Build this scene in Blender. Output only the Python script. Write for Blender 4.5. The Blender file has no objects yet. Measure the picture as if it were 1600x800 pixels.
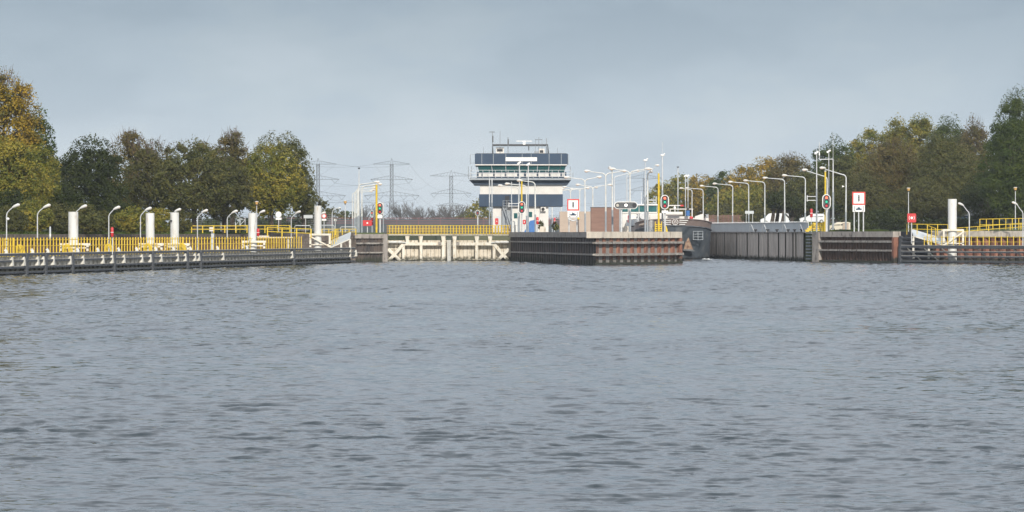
import bpy, math, random
import numpy as np
from mathutils import Vector, Matrix
R = math.radians
# ------------------------------------------------------------------ camera, sky, sun, exposure
scene = bpy.context.scene
COL = scene.collection
K = 5333.3            # focal length in photo pixels (120 mm on a 36 mm sensor, 1600 px wide)
EYE = 4.0
HZ = 364.0            # row of the horizon in the photo
cd = bpy.data.cameras.new('camera'); cam = bpy.data.objects.new('camera', cd); COL.objects.link(cam)
cam.location = (0, 0, EYE); cam.rotation_euler = (R(90), 0, 0)
cd.lens = 120; cd.sensor_width = 36; cd.shift_y = -36/1600; cd.clip_start = 0.5; cd.clip_end = 9000
scene.camera = cam
scene.render.engine = 'CYCLES'
scene.cycles.max_bounces = 6; scene.cycles.transparent_max_bounces = 8; scene.cycles.volume_bounces = 0
scene.cycles.use_denoising = True
scene.view_settings.view_transform = 'Standard'; scene.view_settings.look = 'None'
scene.view_settings.gamma = 1; scene.view_settings.use_curve_mapping = False
scene.view_settings.exposure = 0.12
SUN = Vector((0.18, -0.98, 0)).normalized() * math.cos(R(27)); SUN.z = math.sin(R(27))
sd = bpy.data.lights.new('sun', 'SUN'); sd.energy = 3.9; sd.angle = R(0.9); sd.color = (1.0, .92, .80)
so = bpy.data.objects.new('sun', sd); COL.objects.link(so); so.rotation_euler = SUN.to_track_quat('Z', 'Y').to_euler()
w = bpy.data.worlds.new('World'); scene.world = w; w.use_nodes = True
nt = w.node_tree; N = nt.nodes; Lk = nt.links
bg = N['Background']; bg.inputs['Strength'].default_value = 0.09
sky = N.new('ShaderNodeTexSky'); sky.sky_type = 'NISHITA'; sky.sun_disc = False
sky.sun_elevation = R(27); sky.sun_rotation = math.atan2(SUN.x, SUN.y); sky.dust_density = 1.5
tc = N.new('ShaderNodeTexCoord'); sep = N.new('ShaderNodeSeparateXYZ'); Lk.new(tc.outputs['Generated'], sep.inputs[0])
def ramp(tree, stops, fac=None, interp='LINEAR'):
    r = tree.nodes.new('ShaderNodeValToRGB'); cr = r.color_ramp; cr.interpolation = interp
    while len(cr.elements) < len(stops): cr.elements.new(0.5)
    for e, (p, c) in zip(cr.elements, stops):
        e.position = p; e.color = (*c, 1) if len(c) == 3 else c
    if fac is not None: tree.links.new(fac, r.inputs[0])
    return r
# thin high cloud: pale near the horizon, slate grey-blue above
el = N.new('ShaderNodeMath'); el.operation = 'MULTIPLY'; el.inputs[1].default_value = 4.0; Lk.new(sep.outputs['Z'], el.inputs[0])
cl = ramp(nt, [(0.0, (.70, .79, .86)), (0.06, (.64, .737, .818)), (.16, (.49, .59, .682)), (.27, (.34, .425, .515)), (.5, (.58, .65, .74)), (1.0, (.86, .92, 1.0))], el.outputs[0])
mp = N.new('ShaderNodeMapping'); mp.inputs['Scale'].default_value = (13, 13, 36); mp.inputs['Location'].default_value = (1.3, .2, .4)
Lk.new(tc.outputs['Generated'], mp.inputs[0])
ns = N.new('ShaderNodeTexNoise'); ns.inputs['Scale'].default_value = 1.0; ns.inputs['Detail'].default_value = 5; ns.inputs['Roughness'].default_value = .5
Lk.new(mp.outputs[0], ns.inputs['Vector'])
nr = ramp(nt, [(.36, (.89, .905, .93)), (.49, (.99, .99, 1.)), (.53, (1.04, 1.025, 1.015)), (.64, (1.13, 1.09, 1.07))], ns.outputs['Fac'], 'EASE')
mu = N.new('ShaderNodeMixRGB'); mu.blend_type = 'MULTIPLY'; mu.inputs[0].default_value = 1
Lk.new(cl.outputs[0], mu.inputs[1]); Lk.new(nr.outputs[0], mu.inputs[2])
sc10 = N.new('ShaderNodeMixRGB'); sc10.blend_type = 'MULTIPLY'; sc10.inputs[0].default_value = 1; sc10.inputs[2].default_value = (10.5, 10.5, 10.5, 1)
Lk.new(mu.outputs[0], sc10.inputs[1])
mx = N.new('ShaderNodeMixRGB'); mx.inputs[0].default_value = .88
Lk.new(sky.outputs[0], mx.inputs[1]); Lk.new(sc10.outputs[0], mx.inputs[2]); Lk.new(mx.outputs[0], bg.inputs[0])

# ------------------------------------------------------------------ placing helpers (metres; D = distance from the camera)
def px(x, D): return (x - 800) * D / K
def pz(y, D): return EYE + (HZ - y) * D / K
def P(x, y, D): return Vector((px(x, D), D, pz(y, D)))
class Line:
    """A straight ground line between two plan points; at(x) is the plan point seen in photo column x."""
    def __init__(s, a, b): s.a = Vector(a); s.b = Vector(b); s.d = (s.b - s.a); s.L = s.d.length; s.u = s.d / s.L; s.n = Vector((s.u.y, -s.u.x))
    def at(s, x, off=0):
        k = (x - 800) / K; a = s.a + s.n*off
        t = (k*a.y - a.x) / (s.u.x - k*s.u.y)
        return a + s.u*t
    def pt(s, t, off=0): return s.a + s.u*t + s.n*off

class MB:
    """Collects shapes into one mesh."""
    def __init__(s): s.v = []; s.f = []
    def add(s, vs, fs):
        n = len(s.v); s.v += [tuple(v) for v in vs]; s.f += [tuple(i + n for i in f) for f in fs]; return s
    def box(s, x0, x1, y0, y1, z0, z1):
        return s.add([(x0,y0,z0),(x1,y0,z0),(x1,y1,z0),(x0,y1,z0),(x0,y0,z1),(x1,y0,z1),(x1,y1,z1),(x0,y1,z1)],
                     [(0,3,2,1),(4,5,6,7),(0,1,5,4),(1,2,6,5),(2,3,7,6),(3,0,4,7)])
    def bar(s, a, b, w, h, up=(0,0,1)):
        a = Vector(a); b = Vector(b); d = (b-a).normalized(); up = Vector(up)
        if abs(d.dot(up)) > .98: up = Vector((0,1,0))
        r = d.cross(up).normalized() * (w/2); u = r.cross(d).normalized() * (h/2)
        vs = [a-r-u, a+r-u, a+r+u, a-r+u, b-r-u, b+r-u, b+r+u, b-r+u]
        return s.add(vs, [(0,1,2,3),(7,6,5,4),(0,4,5,1),(1,5,6,2),(2,6,7,3),(3,7,4,0)])
    def tube(s, pts, r, n=8, caps=True):
        pts = [Vector(p) for p in pts]; m = len(pts); rr = r if isinstance(r, (list, tuple)) else [r]*m
        base = len(s.v); d0 = (pts[1]-pts[0]).normalized()
        ref = Vector((0,1,0)) if abs(d0.y) < .9 else Vector((1,0,0))
        for i, p in enumerate(pts):
            d = (pts[min(i+1, m-1)] - pts[max(i-1, 0)]).normalized()
            x = ref.cross(d).normalized(); y = d.cross(x).normalized()
            for k in range(n):
                a = 2*math.pi*k/n; s.v.append(tuple(p + (x*math.cos(a) + y*math.sin(a))*rr[i]))
        for i in range(m-1):
            for k in range(n):
                a = base+i*n+k; b = base+i*n+(k+1) % n; s.f.append((a, b, b+n, a+n))
        if caps:
            s.f.append(tuple(base+k for k in reversed(range(n)))); s.f.append(tuple(base+(m-1)*n+k for k in range(n)))
        return s
    def cyl(s, x, y, z0, z1, r, r1=None, n=20): return s.tube([(x,y,z0),(x,y,z1)], [r, r if r1 is None else r1], n)
    def prism(s, poly, z0, z1):
        n = len(poly); vs = [(p[0],p[1],z0) for p in poly] + [(p[0],p[1],z1) for p in poly]
        return s.add(vs, [tuple(reversed(range(n))), tuple(range(n, 2*n))] + [(i, (i+1) % n, n+(i+1) % n, n+i) for i in range(n)])
    def plate(s, poly, y0, y1):
        """polygon in the x-z plane, thick along y"""
        n = len(poly); vs = [(p[0],y0,p[1]) for p in poly] + [(p[0],y1,p[1]) for p in poly]
        return s.add(vs, [tuple(range(n)), tuple(reversed(range(n, 2*n)))] + [(i, n+i, n+(i+1) % n, (i+1) % n) for i in range(n)])
    def slab(s, a, b, off0, off1, z0, z1):
        """upright slab between plan points a and b, from off0 to off1 to its right-hand side"""
        a = Vector(a); b = Vector(b); u = (b-a).normalized(); n = Vector((u.y, -u.x))
        q = [a+n*off0, b+n*off0, b+n*off1, a+n*off1]
        return s.prism([(p.x, p.y) for p in q], z0, z1)
    def ball(s, c, rx, ry, rz, n=10, m=6):
        vs = []; fs = []
        for i in range(m+1):
            t = math.pi*i/m
            for k in range(n):
                a = 2*math.pi*k/n; vs.append((c[0]+rx*math.sin(t)*math.cos(a), c[1]+ry*math.sin(t)*math.sin(a), c[2]+rz*math.cos(t)))
        for i in range(m):
            for k in range(n):
                a = i*n+k; b = i*n+(k+1) % n; fs.append((a, a+n, b+n, b))
        return s.add(vs, fs)
    def build(s, name, m, parent=None, base=None, smooth=False):
        """one mesh object; vertices are world positions, or local to the parent when base is None and a parent is given"""
        me = bpy.data.meshes.new(name)
        if base is not None:
            bx, by, bz = base; vs = [(x-bx, y-by, z-bz) for x, y, z in s.v]
        else: vs = s.v
        me.from_pydata(vs, [], s.f); me.update()
        me.materials.append(m)
        if smooth: me.shade_smooth(); me.set_sharp_from_angle(angle=R(40))
        o = bpy.data.objects.new(name, me); COL.objects.link(o)
        if parent is not None: o.parent = parent
        elif base is not None: o.location = base
        return o
def tag(o, label=None, cat=None, group=None, kind=None):
    if label: o['label'] = label
    if cat: o['category'] = cat
    if group: o['group'] = group
    if kind: o['kind'] = kind
    return o
def thing(name, label, cat, loc, rz=0, group=None):
    o = bpy.data.objects.new(name, None); COL.objects.link(o); o.location = loc; o.rotation_euler = (0,0,rz); o.empty_display_size = .3
    return tag(o, label, cat, group)
KIDS = {}
def copy_tree(o, parent=None):
    c = o.copy(); COL.objects.link(c)
    if parent is not None: c.parent = parent
    for ch in [x for x in o.children]: copy_tree(ch, c)
    return c
def dup(o, loc, rz, label, group=None, sc=None):
    c = copy_tree(o); c.location = loc; c.rotation_euler = (0,0,rz); c['label'] = label
    if group: c['group'] = group
    if sc: c.scale = sc
    return c
ORD = ['first','second','third','fourth','fifth','sixth','seventh','eighth','ninth','tenth','eleventh','twelfth','thirteenth','fourteenth','fifteenth','sixteenth']

# ------------------------------------------------------------------ materials
MATS = {}
def mat(name, c1, c2=None, scale=1.5, rough=.7, metal=0, stretch=(1,1,1), bump=0, lo=.35, hi=.65, tide=None, c3=None, s3=6):
    """two-tone noise colour; tide=(z, colour) darkens a ragged band of weed and wet just above the waterline"""
    m = bpy.data.materials.new(name); m.use_nodes = True; t = m.node_tree; b = t.nodes['Principled BSDF']
    b.inputs['Roughness'].default_value = rough; b.inputs['Metallic'].default_value = metal
    g = t.nodes.new('ShaderNodeNewGeometry'); mp = t.nodes.new('ShaderNodeMapping'); mp.inputs['Scale'].default_value = stretch
    t.links.new(g.outputs['Position'], mp.inputs[0])
    if c2 is None: c2 = tuple(c*.82 for c in c1)
    n = t.nodes.new('ShaderNodeTexNoise'); n.inputs['Scale'].default_value = scale; n.inputs['Detail'].default_value = 5; n.inputs['Roughness'].default_value = .6
    t.links.new(mp.outputs[0], n.inputs['Vector'])
    r = ramp(t, [(lo, c1), (hi, c2)], n.outputs['Fac']); out = r.outputs[0]
    if c3:
        n3 = t.nodes.new('ShaderNodeTexNoise'); n3.inputs['Scale'].default_value = s3; n3.inputs['Detail'].default_value = 3
        t.links.new(mp.outputs[0], n3.inputs['Vector'])
        r3 = ramp(t, [(.56, (0,0,0)), (.68, (1,1,1))], n3.outputs['Fac'])
        x3 = t.nodes.new('ShaderNodeMixRGB'); x3.inputs[2].default_value = (*c3, 1)
        t.links.new(r3.outputs[0], x3.inputs[0]); t.links.new(out, x3.inputs[1]); out = x3.outputs[0]
    if tide:
        sp = t.nodes.new('ShaderNodeSeparateXYZ'); t.links.new(g.outputs['Position'], sp.inputs[0])
        nn = t.nodes.new('ShaderNodeTexNoise'); nn.inputs['Scale'].default_value = 2.2; t.links.new(g.outputs['Position'], nn.inputs['Vector'])
        a1 = t.nodes.new('ShaderNodeMath'); a1.operation = 'MULTIPLY_ADD'; a1.inputs[1].default_value = -.9; t.links.new(nn.outputs['Fac'], a1.inputs[0])
        t.links.new(sp.outputs['Z'], a1.inputs[2])
        mr = t.nodes.new('ShaderNodeMapRange'); mr.inputs['From Min'].default_value = tide[0]-.25-.45; mr.inputs['From Max'].default_value = tide[0]+.15-.45
        t.links.new(a1.outputs[0], mr.inputs['Value'])
        x4 = t.nodes.new('ShaderNodeMixRGB'); x4.inputs[1].default_value = (*tide[1], 1)
        t.links.new(mr.outputs[0], x4.inputs[0]); t.links.new(out, x4.inputs[2]); out = x4.outputs[0]
    t.links.new(out, b.inputs['Base Color'])
    if bump:
        bp = t.nodes.new('ShaderNodeBump'); bp.inputs['Strength'].default_value = bump; bp.inputs['Distance'].default_value = .05
        t.links.new(n.outputs['Fac'], bp.inputs['Height']); t.links.new(bp.outputs[0], b.inputs['Normal'])
    MATS[name] = m; return m
def emat(name, c, e, s):
    m = mat(name, c, c, rough=.3); b = m.node_tree.nodes['Principled BSDF']
    b.inputs['Emission Color'].default_value = (*e, 1); b.inputs['Emission Strength'].default_value = s; return m
def leafmat(name, cols, trans=.25):
    m = bpy.data.materials.new(name); m.use_nodes = True; t = m.node_tree; b = t.nodes['Principled BSDF']
    b.inputs['Roughness'].default_value = .65; b.inputs['Specular IOR Level'].default_value = .2
    g = t.nodes.new('ShaderNodeNewGeometry')
    n = t.nodes.new('ShaderNodeTexNoise'); n.inputs['Scale'].default_value = .42; n.inputs['Detail'].default_value = 4; n.inputs['Roughness'].default_value = .65
    t.links.new(g.outputs['Position'], n.inputs['Vector'])
    a = t.nodes.new('ShaderNodeMath'); a.operation = 'MULTIPLY_ADD'; a.inputs[1].default_value = .22; t.links.new(g.outputs['Random Per Island'], a.inputs[0])
    s2 = t.nodes.new('ShaderNodeMath'); s2.operation = 'SUBTRACT'; s2.inputs[1].default_value = .11; t.links.new(n.outputs['Fac'], s2.inputs[0]); t.links.new(s2.outputs[0], a.inputs[2])
    k = len(cols); r = ramp(t, [(.26 + .5*i/(k-1), c) for i, c in enumerate(cols)], a.outputs[0])
    t.links.new(r.outputs[0], b.inputs['Base Color'])
    tr = t.nodes.new('ShaderNodeBsdfTranslucent'); t.links.new(r.outputs[0], tr.inputs[0])
    ms = t.nodes.new('ShaderNodeMixShader'); ms.inputs[0].default_value = trans
    t.links.new(b.outputs[0], ms.inputs[1]); t.links.new(tr.outputs[0], ms.inputs[2]); t.links.new(ms.outputs[0], t.nodes['Material Output'].inputs[0])
    return m
TIDE = (.42, (.012, .014, .012))
M = dict(
 timber=mat('dark_timber', (.075,.085,.10), (.045,.05,.06), 2.5, .6, stretch=(1,1,3)),
 timber_top=mat('wet_timber', (.16,.17,.18), (.09,.10,.11), 3, .45),
 bracket=mat('bleached_steel', (.66,.65,.60), (.5,.49,.44), 3, .6),
 yellow=mat('yellow_paint', (.70,.51,.022), (.54,.37,.02), 2, .45),
 tan=mat('darker_yellow_paint', (.34,.20,.05), (.26,.15,.04), 2, .6),  # darker yellow for the rear fence and rear gate rails
 white=mat('white_paint', (.64,.65,.64), (.54,.55,.53), 1.2, .5, c3=(.5,.49,.44), s3=3),
 cream=mat('cream_paint', (.74,.71,.62), (.62,.58,.49), 1.6, .5, stretch=(1,1,.5), c3=(.5,.42,.30), s3=3.5, tide=(.40,(.05,.05,.03))),
 cream_dim=mat('dirty_cream_paint', (.66,.61,.52), (.52,.47,.38), 1.6, .6, stretch=(1,1,.4), c3=(.30,.24,.16), s3=2.5, tide=(.6,(.05,.05,.03))),
 tube=mat('mooring_tube_paint', (.69,.70,.69), (.57,.58,.56), .8, .55, stretch=(1,1,.2), tide=TIDE, c3=(.46,.40,.33), s3=3.2),
 galv=mat('galvanised_steel', (.60,.62,.63), (.48,.50,.52), 3, .45, metal=.1),
 grey=mat('grey_paint', (.30,.33,.36), (.22,.25,.28), 2, .5),
 steel=mat('dark_steel', (.10,.11,.12), (.06,.065,.07), 2, .5, metal=.3),
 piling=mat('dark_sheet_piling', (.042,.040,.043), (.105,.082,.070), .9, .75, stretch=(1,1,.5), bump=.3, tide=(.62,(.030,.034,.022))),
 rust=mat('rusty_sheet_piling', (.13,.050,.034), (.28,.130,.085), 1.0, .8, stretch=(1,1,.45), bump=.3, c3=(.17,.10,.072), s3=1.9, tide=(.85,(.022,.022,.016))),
 brown=mat('brown_sheet_piling', (.13,.075,.052), (.07,.045,.034), 1.0, .8, tide=TIDE),
 grille=mat('weathered_pile', (.62,.60,.54), (.40,.38,.34), 1.4, .75, stretch=(1,1,.4), tide=(.75,(.10,.10,.075))),
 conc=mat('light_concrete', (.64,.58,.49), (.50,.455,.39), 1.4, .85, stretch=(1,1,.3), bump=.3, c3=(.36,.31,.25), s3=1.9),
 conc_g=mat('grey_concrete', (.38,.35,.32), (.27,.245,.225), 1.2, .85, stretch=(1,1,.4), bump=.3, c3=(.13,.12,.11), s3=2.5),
 panel=mat('stained_concrete_panel', (.60,.53,.47), (.42,.37,.33), .9, .85, stretch=(1,1,.22), bump=.3, c3=(.46,.43,.40), s3=1.5, tide=(.6,(.022,.026,.018))),
 waler=mat('bleached_waler', (.36,.34,.31), (.20,.18,.165), 1.6, .8, c3=(.08,.07,.065), s3=2.2),
 joint=mat('dark_joint', (.02,.025,.035)),
 parapet=mat('blue_grey_cladding', (.52,.56,.59), (.46,.50,.53), 1.0, .5),
 navy=mat('navy_cladding', (.024,.052,.098), (.02,.044,.085), .5, .7),
 navy_w=mat('weathered_navy', (.032,.056,.096), (.07,.10,.14), 1.2, .7, lo=.4, hi=.75),
 wall=mat('white_cladding', (.66,.645,.62), (.57,.555,.53), .8, .55),
 glass=mat('teal_glass', (.010,.075,.08), (.016,.11,.115), .8, .08),
 dark=mat('black_void', (.012,.013,.015)),
 red=mat('red_paint', (.55,.025,.03), (.48,.02,.025), 2, .45),
 signred=mat('sign_red', (.62,.055,.045), (.60,.05,.04), 2, .45),
 signwhite=mat('sign_white', (.80,.80,.79), (.78,.78,.77), 2, .45),
 black=mat('black_paint', (.02,.022,.028)),
 blue=mat('blue_paint', (.04,.16,.42), (.035,.13,.36), 2, .4),
 beige=mat('beige_wall', (.42,.345,.285), (.38,.31,.255), .8, .85, stretch=(1,1,3)),
 brownwall=mat('brown_wall', (.235,.145,.115), (.19,.115,.092), .8, .85, stretch=(.4,.4,3)),
 hull=mat('hull_paint', (.058,.076,.096), (.085,.102,.122), .7, .5, c3=(.12,.13,.14), s3=.9, tide=(.35,(.012,.014,.016))),
 bulwark=mat('bulwark_brown', (.20,.160,.150), (.165,.128,.118), .8, .5),
 deck=mat('quay_paving', (.26,.25,.24), (.20,.19,.18), .5, .9),
 bark=mat('bark', (.075,.06,.048), (.045,.036,.03), 3, .9, stretch=(1,1,.3)),
 twig=mat('twig', (.12,.085,.07), (.08,.06,.05), 1, .9),
 fartwig=mat('far_twig', (.09,.085,.08), (.07,.065,.06), .2, .9),
 pylon=mat('pylon_steel', (.055,.065,.075), (.045,.055,.065), .2, .6),
 brick=mat('haze_toned_girder', (.062,.078,.092), (.052,.064,.076), .3, .8),  # bluish grey stands in for distance haze on the bridge girders
 rail_red=mat('dull_red_rail', (.20,.085,.09), (.17,.07,.075), .4, .6),
 carwhite=mat('white_car_paint', (.70,.72,.74), (.68,.70,.72), 1, .25),
 carbeige=mat('beige_car_paint', (.55,.51,.42), (.53,.49,.40), 1, .3),
 tyre=mat('tyre_rubber', (.018,.018,.018)), carglass=mat('car_glass', (.02,.028,.035), rough=.06),
 soil=mat('stony_bank', (.16,.13,.11), (.09,.075,.065), 1.4, .95, bump=.5, c3=(.22,.19,.17), s3=3),
 lamphead=mat('lamp_head_grey', (.62,.62,.60), (.56,.56,.54), 2, .4),
 lens=mat('lamp_lens', (.66,.50,.40), (.60,.45,.36), 2, .3),
 amber=mat('amber_lens', (.70,.42,.14), (.62,.36,.12), 2, .3),
 lred=emat('red_light', (.6,.03,.02), (1,.16,.08), 2.2), lredd=emat('dim_red_light', (.35,.02,.03), (.8,.03,.05), .35),
 lgreen=emat('green_light', (.01,.25,.15), (.02,.6,.36), .7), lwhite=emat('white_light', (.8,.8,.75), (1,.95,.88), 1.6),
 loff=mat('unlit_lens', (.10,.10,.10), (.08,.08,.08), 1, .2),
)
LEAF = dict(
 yellow=leafmat('autumn_gold_leaves', [(.048,.066,.014), (.17,.135,.020), (.36,.24,.026), (.46,.31,.034)]),
 green=leafmat('green_leaves', [(.028,.052,.010), (.056,.085,.015), (.105,.130,.024)]),
 dark=leafmat('dark_green_leaves', [(.020,.032,.007), (.034,.048,.010), (.062,.075,.016)]),
 olive=leafmat('olive_leaves', [(.052,.064,.018), (.100,.106,.030), (.175,.150,.042)]),
 brown=leafmat('russet_leaves', [(.062,.066,.020), (.125,.105,.030), (.185,.128,.044)]),
 ygreen=leafmat('yellow_green_leaves', [(.042,.068,.014), (.135,.150,.024), (.26,.225,.034), (.38,.28,.04)]),
 dull=leafmat('dull_green_leaves', [(.050,.058,.018), (.088,.090,.026), (.130,.116,.036)]),
)
# water: small wind ripples, gusts that roughen it in patches
WS = (.35, .75)
def water_mat():
    m = bpy.data.materials.new('canal_water'); m.use_nodes = True; t = m.node_tree; b = t.nodes['Principled BSDF']
    b.inputs['Base Color'].default_value = (.018, .030, .038, 1); b.inputs['Roughness'].default_value = .08; b.inputs['IOR'].default_value = 1.33
    g = t.nodes.new('ShaderNodeNewGeometry')
    def noise(sc, stretch, detail=3, rot=0, rough=.55):
        mp = t.nodes.new('ShaderNodeMapping'); mp.inputs['Scale'].default_value = stretch; mp.inputs['Rotation'].default_value = (0,0,R(rot))
        t.links.new(g.outputs['Position'], mp.inputs[0])
        n = t.nodes.new('ShaderNodeTexNoise'); n.inputs['Scale'].default_value = sc; n.inputs['Detail'].default_value = detail; n.inputs['Roughness'].default_value = rough
        t.links.new(mp.outputs[0], n.inputs['Vector']); return n.outputs['Fac']
    def mth(op, a, b_, c=None):
        x = t.nodes.new('ShaderNodeMath'); x.operation = op
        for i, v in enumerate([a, b_, c]):
            if v is None: continue
            if isinstance(v, (int, float)): x.inputs[i].default_value = v
            else: t.links.new(v, x.inputs[i])
        return x.outputs[0]
    def slope(sc, stretch, detail, rot, amp):
        mp = t.nodes.new('ShaderNodeMapping'); mp.inputs['Scale'].default_value = stretch; mp.inputs['Rotation'].default_value = (0,0,R(rot))
        t.links.new(g.outputs['Position'], mp.inputs[0])
        n = t.nodes.new('ShaderNodeTexNoise'); n.inputs['Scale'].default_value = sc; n.inputs['Detail'].default_value = detail; n.inputs['Roughness'].default_value = .6
        t.links.new(mp.outputs[0], n.inputs['Vector'])
        s1 = t.nodes.new('ShaderNodeVectorMath'); s1.operation = 'SUBTRACT'; s1.inputs[1].default_value = (.5,.5,.5); t.links.new(n.outputs['Color'], s1.inputs[0])
        s2 = t.nodes.new('ShaderNodeVectorMath'); s2.operation = 'MULTIPLY'; s2.inputs[1].default_value = (amp*.6,amp,0); t.links.new(s1.outputs[0], s2.inputs[0]); return s2.outputs[0]
    def vadd(p, q):
        x = t.nodes.new('ShaderNodeVectorMath'); x.operation = 'ADD'; t.links.new(p, x.inputs[0]); t.links.new(q, x.inputs[1]); return x.outputs[0]
    gust = noise(.028, (.35,1,1), 3, 4); gr = ramp(t, [(.36, (.62,.62,.62)), (.60, (1,1,1))], gust).outputs[0]
    sl = vadd(slope(1.5, (.6,1,1), 2, 6, WS[0]), slope(4.2, (.6,1,1), 3, -9, WS[1]))
    lane = noise(1, (.42,.055,1), 3, 3, .6); gr = mth('MULTIPLY', gr, mth('MULTIPLY_ADD', ramp(t, [(.33, (0,0,0)), (.66, (1,1,1))], lane).outputs[0], .95, .45))
    ms = t.nodes.new('ShaderNodeVectorMath'); ms.operation = 'MULTIPLY'; t.links.new(sl, ms.inputs[0]); t.links.new(gr, ms.inputs[1])
    nn = t.nodes.new('ShaderNodeVectorMath'); nn.operation = 'NORMALIZE'; t.links.new(vadd(g.outputs['Normal'], ms.outputs[0]), nn.inputs[0]); t.links.new(nn.outputs[0], b.inputs['Normal'])
    return m
M['water'] = water_mat()
# ------------------------------------------------------------------ plan lines of the harbour
LF = Line((-48.2, 321), (-21.3, 458))     # left guide fender
LR = Line((31.5, 533), (41.8, 474))       # concrete quay wall right of the barge
LP = Line((41.9, 468), (50.5, 449))       # sheet-piled quay further right
LG = Line((51.0, 449), (64.8, 432))       # right guide fender
PL = Line((-.2, 488), (10.5, 427))        # centre pier, shaded flank
PF = Line((10.5, 427), (21.9, 447))       # centre pier, sunlit face
LT = Line((-21.5, 470), (-17.5, 474))     # left abutment

def sheet_surface(name, quads, m, kind='structure'):
    b = MB(); 
    for q in quads: b.add(q, [(0,1,2,3)])
    return tag(b.build(name, m), kind=kind)
def water_mesh():
    """wind ripples as real relief where the camera is near, flat with fine bump further out"""
    g = np.random.default_rng(12)
    rows = []; D = 42.0
    while D < 545: rows.append(D); D += min(.30, max(.035, D*D*.27/(3413*4.0)))
    Y = np.array(rows); nr = len(Y); nc = 1100
    half = Y*.150*1.22 + 3; U = np.linspace(-1, 1, nc); Xg = half[:,None]*U[None,:]; Yg = np.repeat(Y[:,None], nc, 1)
    sp = np.gradient(Y)[:,None]*np.ones((1,nc)); Z = np.zeros_like(Xg)
    patch = .5 + .5*np.sin(Xg*.043+Yg*.061+1.0)*np.sin(Xg*-.021+Yg*.037+2.2) ; patch2 = .5+.5*np.sin(Yg*.11+Xg*.017+.8*np.sin(Xg*.05)+.5)
    gust = .42 + .40*patch + .28*patch2
    slick = 1 - .62*np.exp(-((Yg-134-.16*Xg-3*np.sin(Xg*.09))/5.5)**2) - .45*np.exp(-((Yg-101+.10*Xg)/2.6)**2) - .35*np.exp(-((Yg-210-.2*Xg)/12)**2)
    gust = (.45 + .50*patch + .40*patch2)*slick*(.40+.85*np.clip((Yg-50)/120,0,1))
    for i in range(170):
        lam = .15*(.42/.15)**g.random() if i < 70 else (.42*(1.1/.42)**g.random() if i < 125 else 1.1*(2.5/1.1)**g.random()); SL = .026 if i < 70 else (.031 if i < 125 else .017); th = R(g.normal(86, 27 if i < 125 else 40)); k = 2*math.pi/lam; kx = k*math.cos(th); ky = k*math.sin(th)
        ly = lam/max(abs(math.sin(th)), .05); f = np.clip((ly/sp-2.0)/1.6, 0, 1); am = SL*lam/(2*math.pi)*g.uniform(.6,1.3)
        warp = .35*np.sin(Xg*.31/lam**.5+i)*1.0
        Z += am*f*np.sin(kx*Xg+ky*Yg+g.uniform(0,6.28)+warp*2.2)
    Z = Z*gust; Z = Z + .8*np.sign(Z)*Z*Z
    edge = np.clip((1-np.abs(U))*14, 0, 1)[None,:]*np.clip((545-Yg)/30, 0, 1)*np.clip((Yg-42)/1.0, 0, 1); Z *= edge
    v = np.stack([Xg,Yg,Z],-1).reshape(-1,3); idx = np.arange(nr*nc).reshape(nr,nc)
    q = np.stack([idx[:-1,:-1],idx[:-1,1:],idx[1:,1:],idx[1:,:-1]],-1).reshape(-1,4)
    n0 = len(v); extra = [(-900,-80,0),(900,-80,0),(900,1150,0),(-900,1150,0)]
    a, b_, c, d = idx[0,0], idx[0,-1], idx[-1,-1], idx[-1,0]
    eq = [(n0,n0+1,b_,a),(n0+1,n0+2,c,b_),(n0+2,n0+3,d,c),(n0+3,n0,a,d)]
    v = np.vstack([v, np.array(extra,float)]); 
    # straight edges of the fine grid: rows share the fan's outline, so the coarse faces meet it along a line
    q = np.vstack([q, np.array(eq)]).astype(np.int32); nf = len(q)
    me = bpy.data.meshes.new('water'); me.vertices.add(len(v)); me.vertices.foreach_set('co', v.reshape(-1).astype(np.float32))
    me.loops.add(nf*4); me.loops.foreach_set('vertex_index', q.reshape(-1)); me.polygons.add(nf)
    me.polygons.foreach_set('loop_start', np.arange(0,nf*4,4,dtype=np.int32)); me.polygons.foreach_set('loop_total', np.full(nf,4,dtype=np.int32)); me.update(); me.validate()
    me.materials.append(M['water']); me.shade_smooth(); o = bpy.data.objects.new('water', me); COL.objects.link(o); return tag(o, kind='structure')
water_mesh()

def ground_mat():
    m = mat('grass_ground', (.055,.085,.025), (.085,.105,.035), .6, .95, c3=(.12,.11,.06), s3=.25); return m
M['grass'] = ground_mat()
b = MB(); ts = [-70 + 10*i for i in range(21)]; offs = [(-9.6,3.86),(-14,4.02),(-24,4.5),(-60,4.62),(-900,4.62)]
rows = []
for t in ts:
    f = max(0, min(1, (131-t)/26)); row = []
    for o, z in offs: p = LF.pt(t, o); row.append((p.x, p.y, 3.86 + (z-3.86)*(0.25+.75*f)))
    rows.append(row)
vs = [p for r in rows for p in r]; n = len(offs)
b.add(vs, [(i*n+k, (i+1)*n+k, (i+1)*n+k+1, i*n+k+1) for i in range(len(rows)-1) for k in range(n-1)])
tag(b.build('ground', M['grass']), kind='structure')
b = MB(); b.prism([(-900,460),(-31,460),(-29.5,464),(-21.6,471.5),(-17.9,474.5),(-17.9,1150),(-900,1150)], -1, 4.05)
tag(b.build('ground', M['grass']), kind='structure')
b = MB(); b.prism([(31.4,1150),(31.8,533.4),(42.0,474.6),(42.6,469),(51.2,451),(56,458.5),(95,425),(900,300),(900,1150)], -1, 4.13)
tag(b.build('ground', M['grass']), kind='structure')
b = MB(); b.add([(45.5,552,4.13),(115,552,4.13),(115,560,5.65),(45.5,560,5.65),(115,780,5.65),(45.5,780,5.65),(44.2,780,4.13),(44.2,552,4.13)], [(0,1,2,3),(3,2,4,5),(7,0,3),(6,7,3,5)])
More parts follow.
